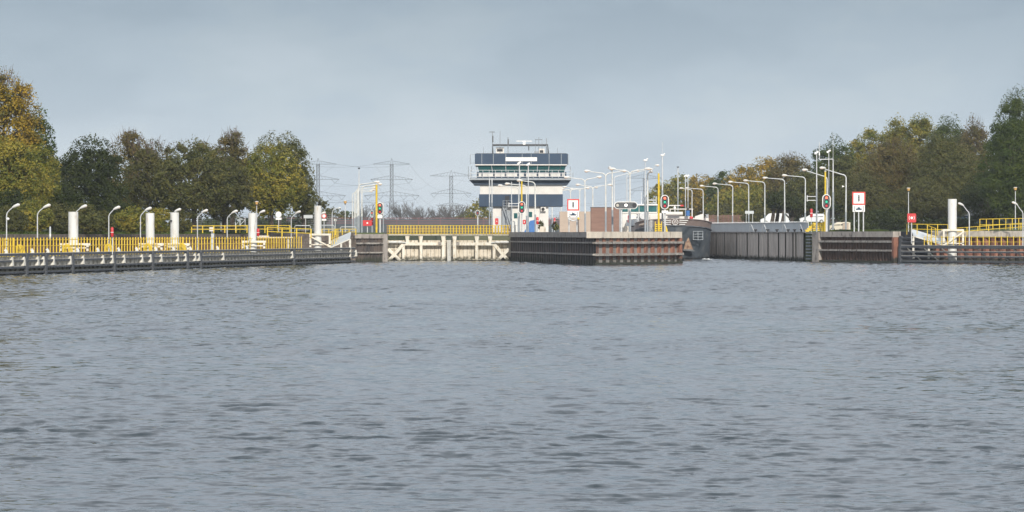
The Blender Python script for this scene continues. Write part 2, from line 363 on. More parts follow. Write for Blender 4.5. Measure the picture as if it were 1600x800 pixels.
tag(b.build('grass_bank', M['grass']), kind='structure')
# raised lawn behind the right fender ramp
b = MB(); b.add([(57.5,461.5,4.13),(96,429,4.6),(120,470,5.3),(70,505,4.7),(57.5,480,4.2)], [(0,1,2,3,4)])
tag(b.build('lawn', M['grass']), kind='structure')
b = MB(); b.prism([(.2,488),(10.7,427.6),(21.6,447),(21.8,1150),(.1,1150)], -1, 4.12)
tag(b.build('quay_paving', M['deck']), kind='structure')
b = MB(); b.prism([(-1500,1150),(1500,1150),(1500,3160),(-1500,3160)], -1, 4.0)
tag(b.build('ground', mat('far_field', (.08,.09,.045), (.11,.11,.06), .02, .95)), kind='structure')

def sheet(mb, L, t0, t1, off, z0, z1, period=1.2, depth=.34):
    n = max(1, int(round((t1-t0)/period))); per = (t1-t0)/n; pr = []
    for i in range(n):
        for f, d in ((0,0),(.32,0),(.5,-depth),(.82,-depth)): pr.append((t0+(i+f)*per, off+d))
    pr.append((t1, off)); vs = []
    for t, o in pr:
        p = L.pt(t, o); vs += [(p.x,p.y,z0),(p.x,p.y,z1)]
    return mb.add(vs, [(2*i, 2*i+2, 2*i+3, 2*i+1) for i in range(len(pr)-1)])
def lslab(L, t0, t1, o0, o1, z0, z1, mb=None):
    mb = mb or MB(); a = L.pt(t0); c = L.pt(t1); return mb.slab(a, c, o0, o1, z0, z1)

# ------------------------------------------------------------------ left abutment beside the gate
r = thing('abutment', 'dark sheet-piled abutment with grey concrete cap left of the lock gate', 'quay wall', (-19.5,472,0)); B0 = (-19.5,472,0)
sheet(MB(), LT, 0, LT.L-.7, .0, -1, 3.3, .62, .16).build('sheet_piling', M['piling'], r, B0)
lslab(LT, -.3, LT.L-.7, .18, -.9, 3.25, 3.86).build('cap', M['conc_g'], r, B0)
lslab(LT, -.05, LT.L-.7, .26, .03, 2.45, 2.68).build('waler', M['waler'], r, B0)
lslab(LT, -.05, LT.L-.7, .26, .03, 1.18, 1.38).build('waler', M['waler'], r, B0)
lslab(LT, LT.L-.68, LT.L+.12, .2, -1.2, -1, 3.83).build('concrete_corner', M['conc_g'], r, B0)
MB().box(-18.6, -17.78, 475.3, 489, -1, 3.9).build('side_wall', M['conc_g'], r, B0)
# ------------------------------------------------------------------ centre pier
r = thing('pier', 'long pier with rusty sheet piling, pale concrete cap and dark shaded flank', 'pier', (10.5,428,0)); B0 = (10.5,428,0)
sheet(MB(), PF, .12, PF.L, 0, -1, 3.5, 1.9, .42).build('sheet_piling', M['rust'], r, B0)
sheet(MB(), PL, 0, PL.L-.05, 0, -1, 3.5, 1.7, .32).build('sheet_piling', M['piling'], r, B0)['label'] = 'sheet piling coloured darker for its shade'  # flank piling and cap get darker colours that put its shade in
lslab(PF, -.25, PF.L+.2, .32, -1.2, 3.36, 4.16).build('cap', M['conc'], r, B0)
lslab(PL, 0, PL.L-.55, .3, -1.2, 3.42, 4.12).build('cap', M['conc_g'], r, B0)['label'] = 'concrete cap coloured darker for its shade'
for z0, z1 in ((2.62,2.90),(1.12,1.42)):
    lslab(PF, -.35, PF.L+.35, .52, .03, z0, z1).build('waler', M['waler'], r, B0)
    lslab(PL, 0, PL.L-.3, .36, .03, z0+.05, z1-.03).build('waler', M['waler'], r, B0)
lslab(PF, -.3, PF.L+.25, .42, .02, -.4, .28).build('bottom_beam', M['piling'], r, B0)
MB().box(20.8, 22.05, 447.6, 500, -1, 4.1).build('side_wall', M['conc_g'], r, B0)
MB().tube([(PF.pt(PF.L).x+.12, PF.pt(PF.L).y, -1), (PF.pt(PF.L).x+.12, PF.pt(PF.L).y, 3.35)], .3).build('corner_pile', M['rust'], r, B0)
# ladder rungs standing out from the piling of the face (rust stained recess)
lad = MB()
for z in [0.5+.3*i for i in range(9)]:
    p = PF.pt(4.3, .1); q = PF.pt(4.9, .1); lad.bar((p.x,p.y,z),(q.x,q.y,z),.05,.05)
lad.build('ladder', M['waler'], r, B0)
# ------------------------------------------------------------------ right quay: concrete panels under a grey parapet
r = thing('quay_wall', 'concrete panelled quay wall right of the barge with dark vertical joints', 'quay wall', (36.6,503,0)); B0 = (36.6,503,0)
lslab(LR, -28, LR.L+.3, -.45, -1.5, -1, 4.05).build('backing', M['joint'], r, B0)
edges = [1104,1119,1132,1151,1167.5,1185.5,1200,1216.5,1227.5,1239,1243.5,1256.2]
def tof(L, x): return (L.at(x) - L.a).dot(L.u)
for a, c in zip(edges[:-1], edges[1:]):
    t0 = max(tof(LR,a), -27); t1 = tof(LR,c); g = .16 if a < 1145 else .34
    sheet(MB(), LR, t0+g, t1-g, 0, -1, 4.02, (t1-t0)/4.0, .09).build('concrete_panel', M['panel'], r, B0)
lslab(LR, -28, tof(LR,1256.4), .14, -.9, 4.03, 4.17).build('coping', M['waler'], r, B0)
# ladder recess and pillar at its end
la = MB(); p0 = tof(LR,1257); p1 = tof(LR,1266)
for z in [.3+.45*i for i in range(9)]: lslab(LR, p0+.3, p1-.3, -.1, -.42, z, z+.16, la)
la.build('ladder_rung', M['grey'], r, B0)
r2 = thing('quay_wall', 'dark sheet-piled quay with concrete cap left of the right fender', 'quay wall', (46,459,0)); B0 = (46,459,0)
sheet(MB(), LP, .9, LP.L-.5, -.1, -1, 3.6, .78, .28).build('sheet_piling', M['brown'], r2, B0)
lslab(LP, -.9, .9, .35, -.9, -1, 4.14).build('pillar', M['conc_g'], r2, B0)
lslab(LP, .92, LP.L-.42, .22, -1.0, 3.45, 4.20).build('cap', M['conc_g'], r2, B0)
for z0, z1 in ((2.72,3.0),(1.55,1.80)): lslab(LP, .92, LP.L-.62, .34, -.06, z0, z1).build('waler', M['waler'], r2, B0)
lslab(LP, LP.L-.60, LP.L-.1, .28, -.5, -1, 3.43).build('end_pile', M['rust'], r2, B0)
lslab(LP, .9, LP.L-.62, .3, .0, -.5, .3).build('bottom_beam', M['piling'], r2, B0)
# parapet
r = thing('parapet', 'blue-grey corrugated metal parapet on top of the concrete quay wall', 'parapet', (36.6,503,4.17)); B0 = (36.6,503,4.17)
te = tof(LR,1256)
def para(t, off=-.35): p = LR.pt(t, off); return p
pb = sheet(MB(), LR, -26, te, -.5, 4.17, 5.42, .55, .06); lslab(LR, -26, te, -.62, -.70, 4.17, 5.42, pb)
pb.build('cladding', M['parapet'], r, B0)
lslab(LR, -26, te, -.42, -.75, 5.42, 5.5).build('top_rail', M['galv'], r, B0)
pk = MB()
for i in range(int((te+26)/.55)): p = LR.pt(-26+.55*i, -.6); pk.box(p.x-.03,p.x+.03,p.y-.03,p.y+.03,5.5,5.66)
tag(pk.build('spikes', M['galv'], r, B0), kind='stuff')
# ladder hoops over the coping, bollards
for i, x in enumerate((1171.5, 1191.5, 1223, 1248)):
    p = LR.at(x, .1); q = LR.at(x+6.5, .1)
    h = MB().tube([(p.x,p.y,4.17),(p.x,p.y,5.05),(p.x+.05,p.y-.2,5.28),(p.x*.6+q.x*.4,p.y*.6+q.y*.4,5.2),(q.x,q.y,4.3),(q.x,q.y,4.17)], .045)
    o = h.build('ladder_rail', M['white'], base=(p.x,p.y,4.17))
    tag(o, f'white hooped ladder rail on the concrete quay, {ORD[i]} from the barge', 'ladder rail', 'hooped ladder rails on the right quay')
for i, x in enumerate((1180.5, 1199.5, 1214, 1231.5, 1241.5, 1252.5)):
    p = LR.at(x, -.05); o = MB().cyl(p.x,p.y,4.17,4.42,.13).tube([(p.x-.25,p.y,4.46),(p.x+.25,p.y,4.46)],.09).build('bollard', M['black'], base=(p.x,p.y,4.17))
    tag(o, f'small black bollard on the quay coping below the parapet, {ORD[i]} from the barge', 'bollard', 'black bollards on the right quay coping')
# yellow boarding steps and their grey handrail
p = LP.pt(-.8, -1.0); r = thing('boarding_steps', 'yellow metal boarding steps at the end of the grey parapet', 'steps', (p.x-.8, p.y+1, 4.15)); B0 = (p.x-.8, p.y+1, 4.15)
D = p.y+1
for k in range(5):
    x0 = px(1257+3.2*k, D); x1 = px(1287, D)
    MB().box(x0, x1, D-1.0+.25*k, D-.74+.25*k, pz(360-2.7*k, D)-.05, pz(360-2.7*k, D)+.10).build('tread', M['yellow'], r, B0)
MB().plate([(px(1257,D),4.15),(px(1262,D),4.15),(px(1276,D),pz(348,D)),(px(1271,D),pz(348,D))], D-1.15, D-1.05).plate([(px(1283,D),4.15),(px(1287,D),4.15),(px(1288,D),pz(347,D)),(px(1284,D),pz(347,D))], D-1.15, D-1.05).build('stringer', M['yellow'], r, B0)
MB().tube([(px(1283,D),D+.4,4.15),(px(1283,D),D+.4,pz(343,D)),(px(1293,D),D+.4,pz(343,D)),(px(1293,D),D+.4,4.15)],.04).bar((px(1283,D),D+.4,pz(350,D)),(px(1293,D),D+.4,pz(350,D)),.05,.05).build('handrail', M['galv'], r, B0)

# ------------------------------------------------------------------ guide fenders
def fender(label, L, t0, t1, rails, posts, brackets, ztop):
    o = L.pt(t0); B0 = (o.x, o.y, 0); r = thing('guide_fender', label, 'fender', B0)
    for z0, z1 in rails:
        rb = lslab(L, t0, t1, .17, -.14, z0, z1).build('rail', M['timber'], r, B0)
        lslab(L, t0, t1, .16, -.16, z1+.002, z1+.035).build('sunlit_top', M['grille'], rb, (0,0,0) if False else B0)  # pale strip puts the sun on the rail's top edge into its colour
    for t in posts: lslab(L, t-.17, t+.17, .34, -.2, -1, ztop+.03).build('post', M['timber'], r, B0)
    for t in brackets:
        bb = MB(); a = L.pt(t); n3 = Vector((L.n.x, L.n.y, 0)); u3 = Vector((L.u.x, L.u.y, 0))
        q = [Vector((a.x,a.y,0)) + n3*.20 + Vector((0,0,ztop-.32)), Vector((a.x,a.y,0)) + n3*.26 + Vector((0,0,.86)), Vector((a.x,a.y,0)) - n3*.5 + Vector((0,0,.86)), Vector((a.x,a.y,0)) - n3*.3 + Vector((0,0,ztop-.32))]
        wd = [.10,.24,.24,.10]; vs = [p - u3*w_ for p, w_ in zip(q, wd)] + [p + u3*w_ for p, w_ in zip(q, wd)]
        bb.add(vs, [(0,1,2,3),(7,6,5,4),(0,4,5,1),(1,5,6,2),(2,6,7,3),(3,7,4,0)]); bb.build('bracket', M['bracket'], r, B0)
    return r, B0
posts = [tof(LF,x) for x in (38.5,68.5,110.5,176,236,290.5,311,457)] + [-24, -48]
brs = [tof(LF,x) for x in (17,57,81.5,35.5,66,108,128,159,173.6,192,220,233.4,250,276,288,303,309,347,455,555)]
rails = [(1.80,2.04),(1.24,1.42),(.62,.80),(.14,.32)]
fr, FB = fender('long dark timber guide fender along the left bank with bleached brackets', LF, -60, LF.L+.6, rails, posts, brs, 2.04)
# pale anchor piles seen through the rails
pl = MB()
for i in range(112):
    t = -14 + 1.4*i
    if t < LF.L-.5: lslab(LF, t-.38, t+.38, -.17, -.46, -1, 1.70, pl)
tag(pl.build('backing_pile', M['grille'], fr, FB), kind='stuff')
lslab(LF, -60, LF.L, -1.0, -3.0, 1.62, 1.72).build('walkway_deck', M['steel'], fr, FB)
# left bank retaining wall
r = thing('retaining_wall', 'rusty brown sheet pile wall with stony top behind the left fender', 'retaining wall', (*LF.pt(0,-9), 0)); B0 = (*LF.pt(0,-9), 0)
sheet(MB(), LF, -60, 131, -9, -1, 3.4, 1.6, .45).build('sheet_piling', M['brown'], r, B0)
lslab(LF, -60, 131, -8.8, -10, 3.4, 3.86).build('cap', M['soil'], r, B0)
MB().slab((-32,451),(-29.6,462.8),-.3,.3,-1,3.97).slab((-29.5,462.9),(-21.7,470.3),-.3,.3,-1,3.97).build('return_wall', M['soil'], r, B0)
# right fender: deeper rails, dark piling behind
posts = [.25]
rails = [(2.05,2.38),(1.42,1.62),(.82,1.02),(.18,.42)]
rf, RB = fender('dark timber guide fender along the right bank below the yellow fence', LG, 0, LG.L+16, rails, posts, [], 2.38)
for z0, z1 in ((3.3,3.42),(2.78,2.9)): lslab(LG, .1, 4.2 if z1 < 3 else 2.3, .17, -.14, z0, z1).build('short_rail', M['timber'], rf, RB)
lslab(LG, .05, .4, .17, -.25, 2.4, 3.62).build('end_post', M['timber'], rf, RB)
for i in range(11):
    t = 1.2+3.1*i; a = LG.pt(t,-.2); c = LG.pt(t+1.2,-1.7)
    MB().bar((a.x,a.y,2.0),(c.x,c.y,.3),.16,.16).build('strut', M['bracket'] if i < 3 else M['waler'], rf, RB)
lslab(LG, 2.5, LG.L+16, -1.0, -2.6, 1.95, 2.05).build('walkway_deck', M['steel'], rf, RB)
r = thing('retaining_wall', 'rusty sheet pile wall with pale concrete band behind the right fender', 'retaining wall', (*LG.pt(0,-5), 0)); B0 = (*LG.pt(0,-5), 0)
sheet(MB(), LG, -2.2, LG.L+30, -8.6, -1, 3.5, 1.5, .45).build('sheet_piling', M['rust'], r, B0)
lslab(LG, -2.4, LG.L+30, -8.4, -10, 3.5, 4.28).build('cap', M['conc'], r, B0)
MB().slab((50.9,450.4),(56.6,458.6), .0, -.8, -1, 4.17).build('return_wall', M['joint'], r, B0)
# ------------------------------------------------------------------ railings
def railing(label, a, c, h=1.2, sp=2.4, levels=(1.1,.62), m='yellow', rr=.04, pw=.09, group=None, over=.08, cat='railing', name='railing', ends=False):
    a = Vector(a); c = Vector(c); r = thing(name, label, cat, a, group=group); d = c-a
    for lv in levels:
        MB().tube([(0,0,lv), (d.x,d.y,d.z+lv)], rr, 6).build('rail', M[m], r)
    n = max(1, int(round(d.length/sp))); first = None
    for i in range(n+1):
        p = d*(i/n)
        if first is None: first = MB().box(-pw/2,pw/2,-pw/2,pw/2,0,h+over).build('post', M[m], r); o = first
        else: o = first.copy(); COL.objects.link(o); o.parent = r
        o.location = p
    return r
def lrail(label, L, t0, t1, off, z, **k):
    a = L.pt(t0, off); c = L.pt(t1, off); return railing(label, (a.x,a.y,z), (c.x,c.y,z), **k)
for k, (ta, tb_, sp_) in enumerate(((-12, tof(LF,37.5), .72), (tof(LF,39), tof(LF,300), .98), (tof(LF,301), tof(LF,484), 1.22))):
    wh_ = ['at the left edge of the photo','past the first three mooring tubes','from the third mooring tube to the ramp'][k]
    lrail('front yellow walkway fence '+wh_, LF, ta, tb_, -1.1, 1.72, h=1.74, sp=sp_, levels=(1.62,1.02), pw=.095, rr=.03, group='front fence of the left walkway', name='fence', cat='fence')
    lrail('rear darker yellow walkway fence '+wh_, LF, ta+.3, tb_-.2, -2.9, 1.72, h=1.68, sp=sp_, levels=(1.55,.98), pw=.075, rr=.03, m='tan', group='rear fence of the left walkway', name='fence', cat='fence')
lrail('yellow railing on the right fender walkway beside the mooring tube', LG, 3.4, LG.L+15, -1.1, 2.05, h=1.45, sp=1.05, levels=(1.40,.8), pw=.085, rr=.03)
def prail(label, x0, y0, x1, y1, D0, D1, zb0, zb1, **k):
    a = P(x0, y0, D0); c = P(x1, y1, D1); h = a.z - zb0
    return railing(label, (a.x,a.y,zb0), (c.x,c.y,c.z-h), h=h, over=0, levels=(h, h*.52), **k)
prail('yellow railing on the left lawn beneath the big trees', 282,353,386,353,402,402,4.0,4.0, sp=1.35, pw=.11, rr=.05)
prail('yellow railing on the lawn right of the fourth mooring tube', 375,352.5,453,352.5,436,436,4.0,4.0, sp=1.6, pw=.11, rr=.05)
prail('sloping yellow railing descending towards the last left mooring tube', 418,355,486,358,425,428,3.6,3.6, sp=1.9, pw=.14, rr=.05)
prail('short yellow railing between the tallest left mooring tube and the abutment', 503,358,556,358,462,468,3.7,3.7, sp=1.5, pw=.12, rr=.05)
prail('yellow ramp railing descending behind the right mooring tube', 1494,356.5,1612,347.5,449,452,3.6,4.3, sp=1.45, pw=.09, rr=.04)
prail('upper yellow railing at the far right above the ramp', 1531,342.5,1612,341,456,458,4.25,4.35, sp=.95, pw=.08, rr=.04)
prail('low yellow railing left of the right mooring tube', 1417,350,1481,351,449,447,3.8,3.8, sp=1.4, pw=.09, rr=.04)
prail('yellow stair railing next to the red signal board', 1449,352,1462,357,449,448,2.6,2.4, sp=.6, pw=.10, rr=.04)
prail('yellow stair railing beside the left ramp and abutment', 517,362,528,358,455,458,2.3,3.0, sp=.8, pw=.09, rr=.04)
for nm, (x0,x1,yt,yb,D) in {'grey tubular hoop rail left of the tallest mooring tube':(460.5,485,352.5,366,452), 'grey tubular hoop rail right of the tallest mooring tube':(500,522,352,366,470), 'low grey hoop rail beside the lamp cluster':(532,556,354.5,364,480)}.items():
    a = P(x0,yb,D); c = P(x1,yt,D)
    o = MB().tube([(a.x,D,a.z),(a.x,D,c.z-.1),(a.x+.12,D,c.z),(c.x-.12,D,c.z),(c.x,D,c.z-.1),(c.x,D,a.z)], .05).bar((a.x,D,(a.z+c.z)/2),(c.x,D,(a.z+c.z)/2),.05,.05).build('hoop_rail', M['galv'], base=(a.x,D,a.z)); tag(o, nm, 'railing')
# yellow ladder hoops and small white bollards on the left fender
tg = 'yellow ladder handrails on the left fender'
for i, x in enumerate((30,104,169,230.5,284.5)):
    p = LF.at(x, -.25); lab_ = ['yellow ladder handrail hoops on the fender, nearest the left edge of the photo','yellow ladder handrail hoops just left of the first mooring tube','yellow ladder handrail hoops below the red lifebuoy case','yellow ladder handrail hoops below the second mooring tube','yellow ladder handrail hoops just right of the third mooring tube'][i]; o = thing('ladder_handrail', lab_, 'handrail', (p.x,p.y,2.0), group=tg)
    for k in range(3):
        y = k*1.0; MB().tube([(-.28,y,0),(-.28,y,.72),(-.12,y,.86),(.12,y,.62),(.28,y,0)], .05, 6).build('hoop', M['yellow'], o)
for i, x in enumerate((9.5,50.5,74.5,121.5,153,185.5,213.6,243.6,271,297.5,340,386)):
    p = LF.at(x, -.5); o = MB().plate([(p.x-.14,2.05),(p.x+.18,2.05),(p.x+.16,2.28),(p.x-.02,2.52),(p.x-.2,2.34),(p.x-.06,2.24)], p.y-.12, p.y+.12).build('bollard', M['white'], base=(p.x,p.y,2.05))
    tag(o, f'small white hooked bollard on the left fender, {ORD[i]} from its near end', 'bollard', 'white hooked bollards on the left fender')
# ramps (slanting grey plates on white trestles)
def ramp_plate(label, xa, ya, xb, yb, D0, D1, thick):
    hi = P(xa,ya,D0); lo = P(xb,yb,D0); r = thing('access_ramp', label, 'ramp', (hi.x,D0,0)); B0 = (hi.x,D0,0); u = Vector((hi.x-lo.x,0,hi.z-lo.z)).normalized(); nn = Vector((-u.z,0,u.x))
    if nn.z < 0: nn = -nn
    MB().add([(lo.x,D0,lo.z),(hi.x,D0,hi.z),(hi.x,D1,hi.z+.9),(lo.x,D1,lo.z+.9),(lo.x,D0,lo.z-.08),(hi.x,D0,hi.z-.08),(hi.x,D1,hi.z+.82),(lo.x,D1,lo.z+.82)], [(0,1,2,3),(4,7,6,5),(0,4,5,1),(1,5,6,2),(2,6,7,3),(3,7,4,0)]).build('ramp_plate', M['parapet'], r, B0)
    for f in (.55, 1.0):
        x = lo.x+(hi.x-lo.x)*f; z = lo.z+(hi.z-lo.z)*f
        MB().box(x-.13,x+.13,D0-.1,D0+.2,.6,z-.1).build('trestle_leg', M['bracket'], r, B0)
    MB().bar((lo.x,D0-.12,lo.z-.1),(hi.x,D0-.12,hi.z-.1),.08,.12).build('edge_beam', M['bracket'], r, B0)
ramp_plate('slanting grey access ramp left of the dark abutment', 547,372.5,516,386,456,459,1)
ramp_plate('slanting grey access ramp left of the right mooring tube', 1427,368,1481,384,449.5,452,1)

# ------------------------------------------------------------------ mooring tubes with their guide frames
def mooring(label, x, ytop, D, wpx, fr_x0, fr_x1, fr_y, fr_leg, brace, group='white mooring tubes'):
    X = px(x, D); r = thing('mooring_tube', label, 'mooring post', (X,D,0), group=group); rad = wpx*D/K/2; zt = pz(ytop, D)
    MB().cyl(0,0,-1,zt,rad,n=28).build('tube', M['tube'], r, None, True)
    x0 = px(fr_x0,D)-X; x1 = px(fr_x1,D)-X; z = pz(fr_y,D); zl = pz(fr_leg,D); y = -rad-.15
    MB().box(x0,x1,y-.12,y+.1,z-.24,z).box(x0,x1,-y-.1,-y+.12,z-.24,z).build('collar_beam', M['cream'], r)
    for xx in (x0+.12, x1-.12): MB().box(xx-.12,xx+.12,y-.1,y+.08,zl,z-.24).build('collar_leg', M['cream'], r)
    MB().box(x0,x1,y-.1,y+.08,zl+.25,zl+.38).build('lower_beam', M['cream'], r)
    if brace: MB().bar((x0,y-.2,z-.3),(x1,y-.2,zl),.16,.16).build('brace', M['cream'], r) if brace > 0 else MB().bar((x1,y-.2,z-.3),(x0,y-.2,zl),.16,.16).build('brace', M['cream'], r)
mooring('white mooring tube nearest the left edge of the photo', 114.5,331,350,15.5,94,140,380,392,0)
mooring('white mooring tube standing left of the pair, second along the left fender', 234.5,333,375,13.6,218,255,380,390,0)
mooring('white mooring tube with a dark mark near its top', 272.8,332,385,13.6,258,296,380,390,0)
mooring('white mooring tube beside the tall amber topped lamp', 394.2,333,413,12.6,378,415,376,388,0)
mooring('tallest white mooring tube on the left, close to the dark abutment', 496.5,321.5,446,11.5,484,517,365,386,1)
mooring('single white mooring tube in front of the dark trees on the right bank', 1488,311,447,13.8,1472,1505,358,384,-1)
# mark on the third tube
p = P(267.5,345,384.4); q = MB().ball((p.x,p.y-.05,p.z),.12,.08,.1); q.build('cleat', M['black'], [o for o in bpy.data.objects if o.get('label','').startswith('white mooring tube with a dark mark')][0], (px(272.8,385),385,0))
# white floating gangway along the left bank
D = 440; r = thing('gangway', 'long white gangway beam lying behind the left yellow railing', 'gangway', (px(336,D),D,2)); B0 = (px(336,D),D,2)
MB().box(px(336,D),px(420,D),D,D+1.2,pz(373,D),pz(368,D)).build('beam', M['cream'], r, B0)
MB().box(px(420.2,D),px(457,D),D+.1,D+.9,pz(372,D),pz(370.2,D)).build('narrow_beam', M['cream'], r, B0)
MB().box(px(375,D),px(379,D),D+.3,D+.7,pz(367.8,D),pz(366,D)).box(px(342,D),px(372,D),D+.3,D+.5,pz(367.8,D),pz(367,D)).build('fitting', M['galv'], r, B0)
for xx in (345,400,450): MB().box(px(xx,D)-.1,px(xx,D)+.1,D+.3,D+.6,-.5,pz(373.2,D)).build('leg', M['galv'], r, B0)
D = 452; r = thing('gangway', 'white sloping gangway beam below the far right yellow railing', 'gangway', (px(1505,D),D,2)); B0 = (px(1505,D),D,2)
MB().bar(P(1506,367,D),P(1575,362.5,D),.5,.16).build('beam', M['cream'], r, B0); MB().bar(P(1575,364,D),P(1625,362,D),.5,.42).build('end_block', M['cream'], r, B0)
for xx in (1530,1580): MB().box(px(xx,D)-.1,px(xx,D)+.1,D-.1,D+.1,-.5,3.6).build('leg', M['galv'], r, B0)

# ------------------------------------------------------------------ mitre gate: two mirrored leaves
GA = math.atan(.26)
def leaf(label, hx, hy, sgn, px_hinge, px_mid):
    W = (-9.05+17.7)/math.cos(GA); r = thing('lock_gate', label, 'lock gate', (hx,hy,0), group='leaves of the mitre gate')
    def U(x): return abs(x-px_hinge)/abs(px_mid-px_hinge)*W     # photo column -> distance from the hinge
    def Z(y): return pz(y, 489)
    def bx(x0,x1,y0,y1,d0,d1,nm,m='cream'):
        a, c = sorted((U(x0)*sgn, U(x1)*sgn)); return MB().box(a,c,d0,d1,Z(y1),Z(y0)).build(nm, M[m], r)
    mir = (lambda x: x) if sgn > 0 else (lambda x: 1405.5-x)     # leaf columns given for the left leaf
    q = lambda x: mir(x)
    sk = MB(); n = 15
    for i in range(n):
        u0 = W*i/n; u1 = W*(i+1)/n-.05; a, c = sorted((u0*sgn, u1*sgn)); sk.box(a,c,.95,1.02,-.6,Z(375.5))
    sk.build('skin_plate', M['cream_dim'], r); MB().box(*sorted((0,W*sgn)),1.04,1.08,-.6,Z(376)).build('back_plate', M['steel'], r)
    bx(q(607),q(699),365.6,367.6,-.3,.75,'top_beam'); bx(q(699),q(702.6),365.6,367.6,-.3,.75,'top_beam'); bx(q(629),q(697),378.7,383.4,-.12,.3,'middle_beam')
    bx(q(626),q(699),404.4,406.5,-.05,1.0,'bottom_beam')
    bx(q(606.8),q(629),376.5,379,.1,.34,'quoin_beam')
    for x0, x1 in ((629,633),(657,661),(692,696.5)): bx(q(x0),q(x1),383.42,408,-.1,.3,'stanchion')
    for xc in (637.4,658.6,694.3):
        u = U(q(xc))*sgn; w = .092
        MB().plate([(u-3.6*w,Z(367.62)),(u-1.9*w,Z(378.68)),(u+1.9*w,Z(378.68)),(u+3.6*w,Z(367.62))], -.05,.2).build('tapered_bracket', M['cream'], r)
    for (xa,ya,xb,yb) in ((607,408,630,382),(607,389,626,408)):
        a = (U(q(xa))*sgn,-.12 if ya > 400 else -.16,Z(ya)); c = (U(q(xb))*sgn,-.12 if ya > 400 else -.16,Z(yb)); MB().bar(a,c,.22,.44).build('cross_brace', M['cream'], r)
    MB().tube([(U(q(606.8))*sgn,-.4,Z(378.3)),(U(q(619))*sgn,-.4,Z(378.3))],.16,12).tube([(U(q(619))*sgn,-.4,Z(378.3)),(U(q(634))*sgn,-.38,Z(379))],.09,10).ball((U(q(625))*sgn,-.4,Z(378.5)),.42,.2,.17).build('hydraulic_ram', M['white'], r, None, True)
    bx(q(686),q(691),377.8,382.6,-.2,-.122,'hinge_box','waler')
    bx(q(700.6),q(702.6),375,407.5,-.1,.3,'mitre_post','bracket'); bx(q(696.6),q(699.3),369,407.5,.5,.6,'mitre_web','cream_dim')
    lad = MB()
    for k in range(9): y = 378+3.2*k; a, c = sorted((U(q(696.7))*sgn, U(q(699.2))*sgn)); lad.box(a,c,-.2,-.14,Z(y),Z(y)+.05)
    lad.build('rung', M['steel'], r)
    MB().box(*sorted((-.2*sgn,W*sgn)),-.45,.9,Z(365.55),Z(364.9)).build('walkway', M['yellow'], r)
    for d, mm in ((-.42,'yellow'),(.86,'tan')):
        rl = MB(); 
        for y in (352.3,357.5,361): rl.bar((0,d,Z(y)),(W*sgn,d,Z(y)),.05,.07)
        for k in range(20): u = W*(k+.3)/20*sgn; rl.box(u-.048,u+.048,d-.035,d+.035,Z(364.9),Z(352))
        rl.build('handrail', M[mm], r)
    r.rotation_euler = (0,0,GA*sgn)
    return r
leaf('left leaf of the cream lock gate, hinged at the dark abutment', -17.75, 487.6, 1, 606.5, 702.75)
leaf('right leaf of the cream lock gate, hinged at the centre pier', -.35, 487.6, -1, 799, 702.75)
# ------------------------------------------------------------------ control tower
TD = 560.0; S = TD/K
r = thing('control_tower', 'navy and white lock control tower with glazed upper floor', 'tower', (px(814,TD),TD,4.12)); TB = (px(814,TD),TD,4.12)
def tz(y): return pz(y, TD)
def tx(x): return px(x, TD)
def tb(nm, m, x0,x1,y0,y1,d0,d1,par=None): return MB().box(tx(x0),tx(x1),TD+d0,TD+d1,tz(y1),tz(y0)).build(nm, M[m], par or r, TB)
tb('ground_floor','wall',770,857,322.5,363,.7,9)
base_w = MB()
for x in (784,800,826,843): base_w.box(tx(x),tx(x)+.04,TD+.67,TD+.7,tz(361),tz(323))
base_w.build('wall_joint', M['grey'], r, TB)
tb('storey_band','navy',748.5,879.5,303.5,322.5,0,12); tb('storey_wall','wall',750,879,288.6,303.4,.1,11.9)
mb = MB()
for x in [748.5+9.35*i for i in range(1,14)]: mb.box(tx(x),tx(x)+.03,TD-.02,TD,tz(322.4),tz(303.6))
mb.build('panel_joint', M['joint'], r, TB)
mb = MB()
for x in (771,795,820,845,866): mb.box(tx(x),tx(x)+.03,TD+.08,TD+.1,tz(303.4),tz(288.7))
mb.build('wall_joint', M['parapet'], r, TB)
tb('gallery_base','navy_w',740,887,281.6,288.5,-.45,13.2)
tb('gallery_deck','grey',734.5,892,278.6,281.5,-1.5,13.9)
MB().plate([(tx(740),tz(288.4)),(tx(732.5),tz(281)),(tx(740),tz(281))],TD-.5,TD-.42).plate([(tx(887),tz(288.4)),(tx(892.5),tz(281)),(tx(887),tz(281))],TD-.5,TD-.42).build('gallery_bracket', M['navy_w'], r, TB)
tb('lower_wall','navy',745,885,268.7,278.5,-.3,12)
for a, c in ((748,752.5),(754,770.5),(773,788.5),(790.5,808),(812,818.5),(822,838.5),(841,857.5),(859.5,875.5),(878,882)):
    tb('white_panel','wall',a,c,270,276.4,-.36,-.3)
# glazing slants outwards towards the top
gl = MB(); y0, y1 = 258.6, 268.7
def band(x0,x1,nm,m,dd=0,par=None):
    f = lambda x: 814+(x-814)*.968
    return MB().add([(tx(f(x0)),TD-.02-dd,tz(y1)),(tx(f(x1)),TD-.02-dd,tz(y1)),(tx(x1),TD-.62-dd,tz(y0)),(tx(x0),TD-.62-dd,tz(y0)),(tx(f(x0)),TD+.2,tz(y1)),(tx(f(x1)),TD+.2,tz(y1)),(tx(x1),TD+.2,tz(y0)),(tx(x0),TD+.2,tz(y0))],[(0,1,2,3),(7,6,5,4),(0,3,7,4),(1,5,6,2)]).build(nm, M[m], par or r, TB)
xs = [746,768,790,808,812,824.5,840,858,876,884]
for a, c in zip(xs[:-1], xs[1:]): band(a+.35,c-.35,'window','glass')
for x in xs[1:-1]: band(x-.5,x+.5,'mullion','galv' if x in (768,790,840,858) else 'steel',.05)
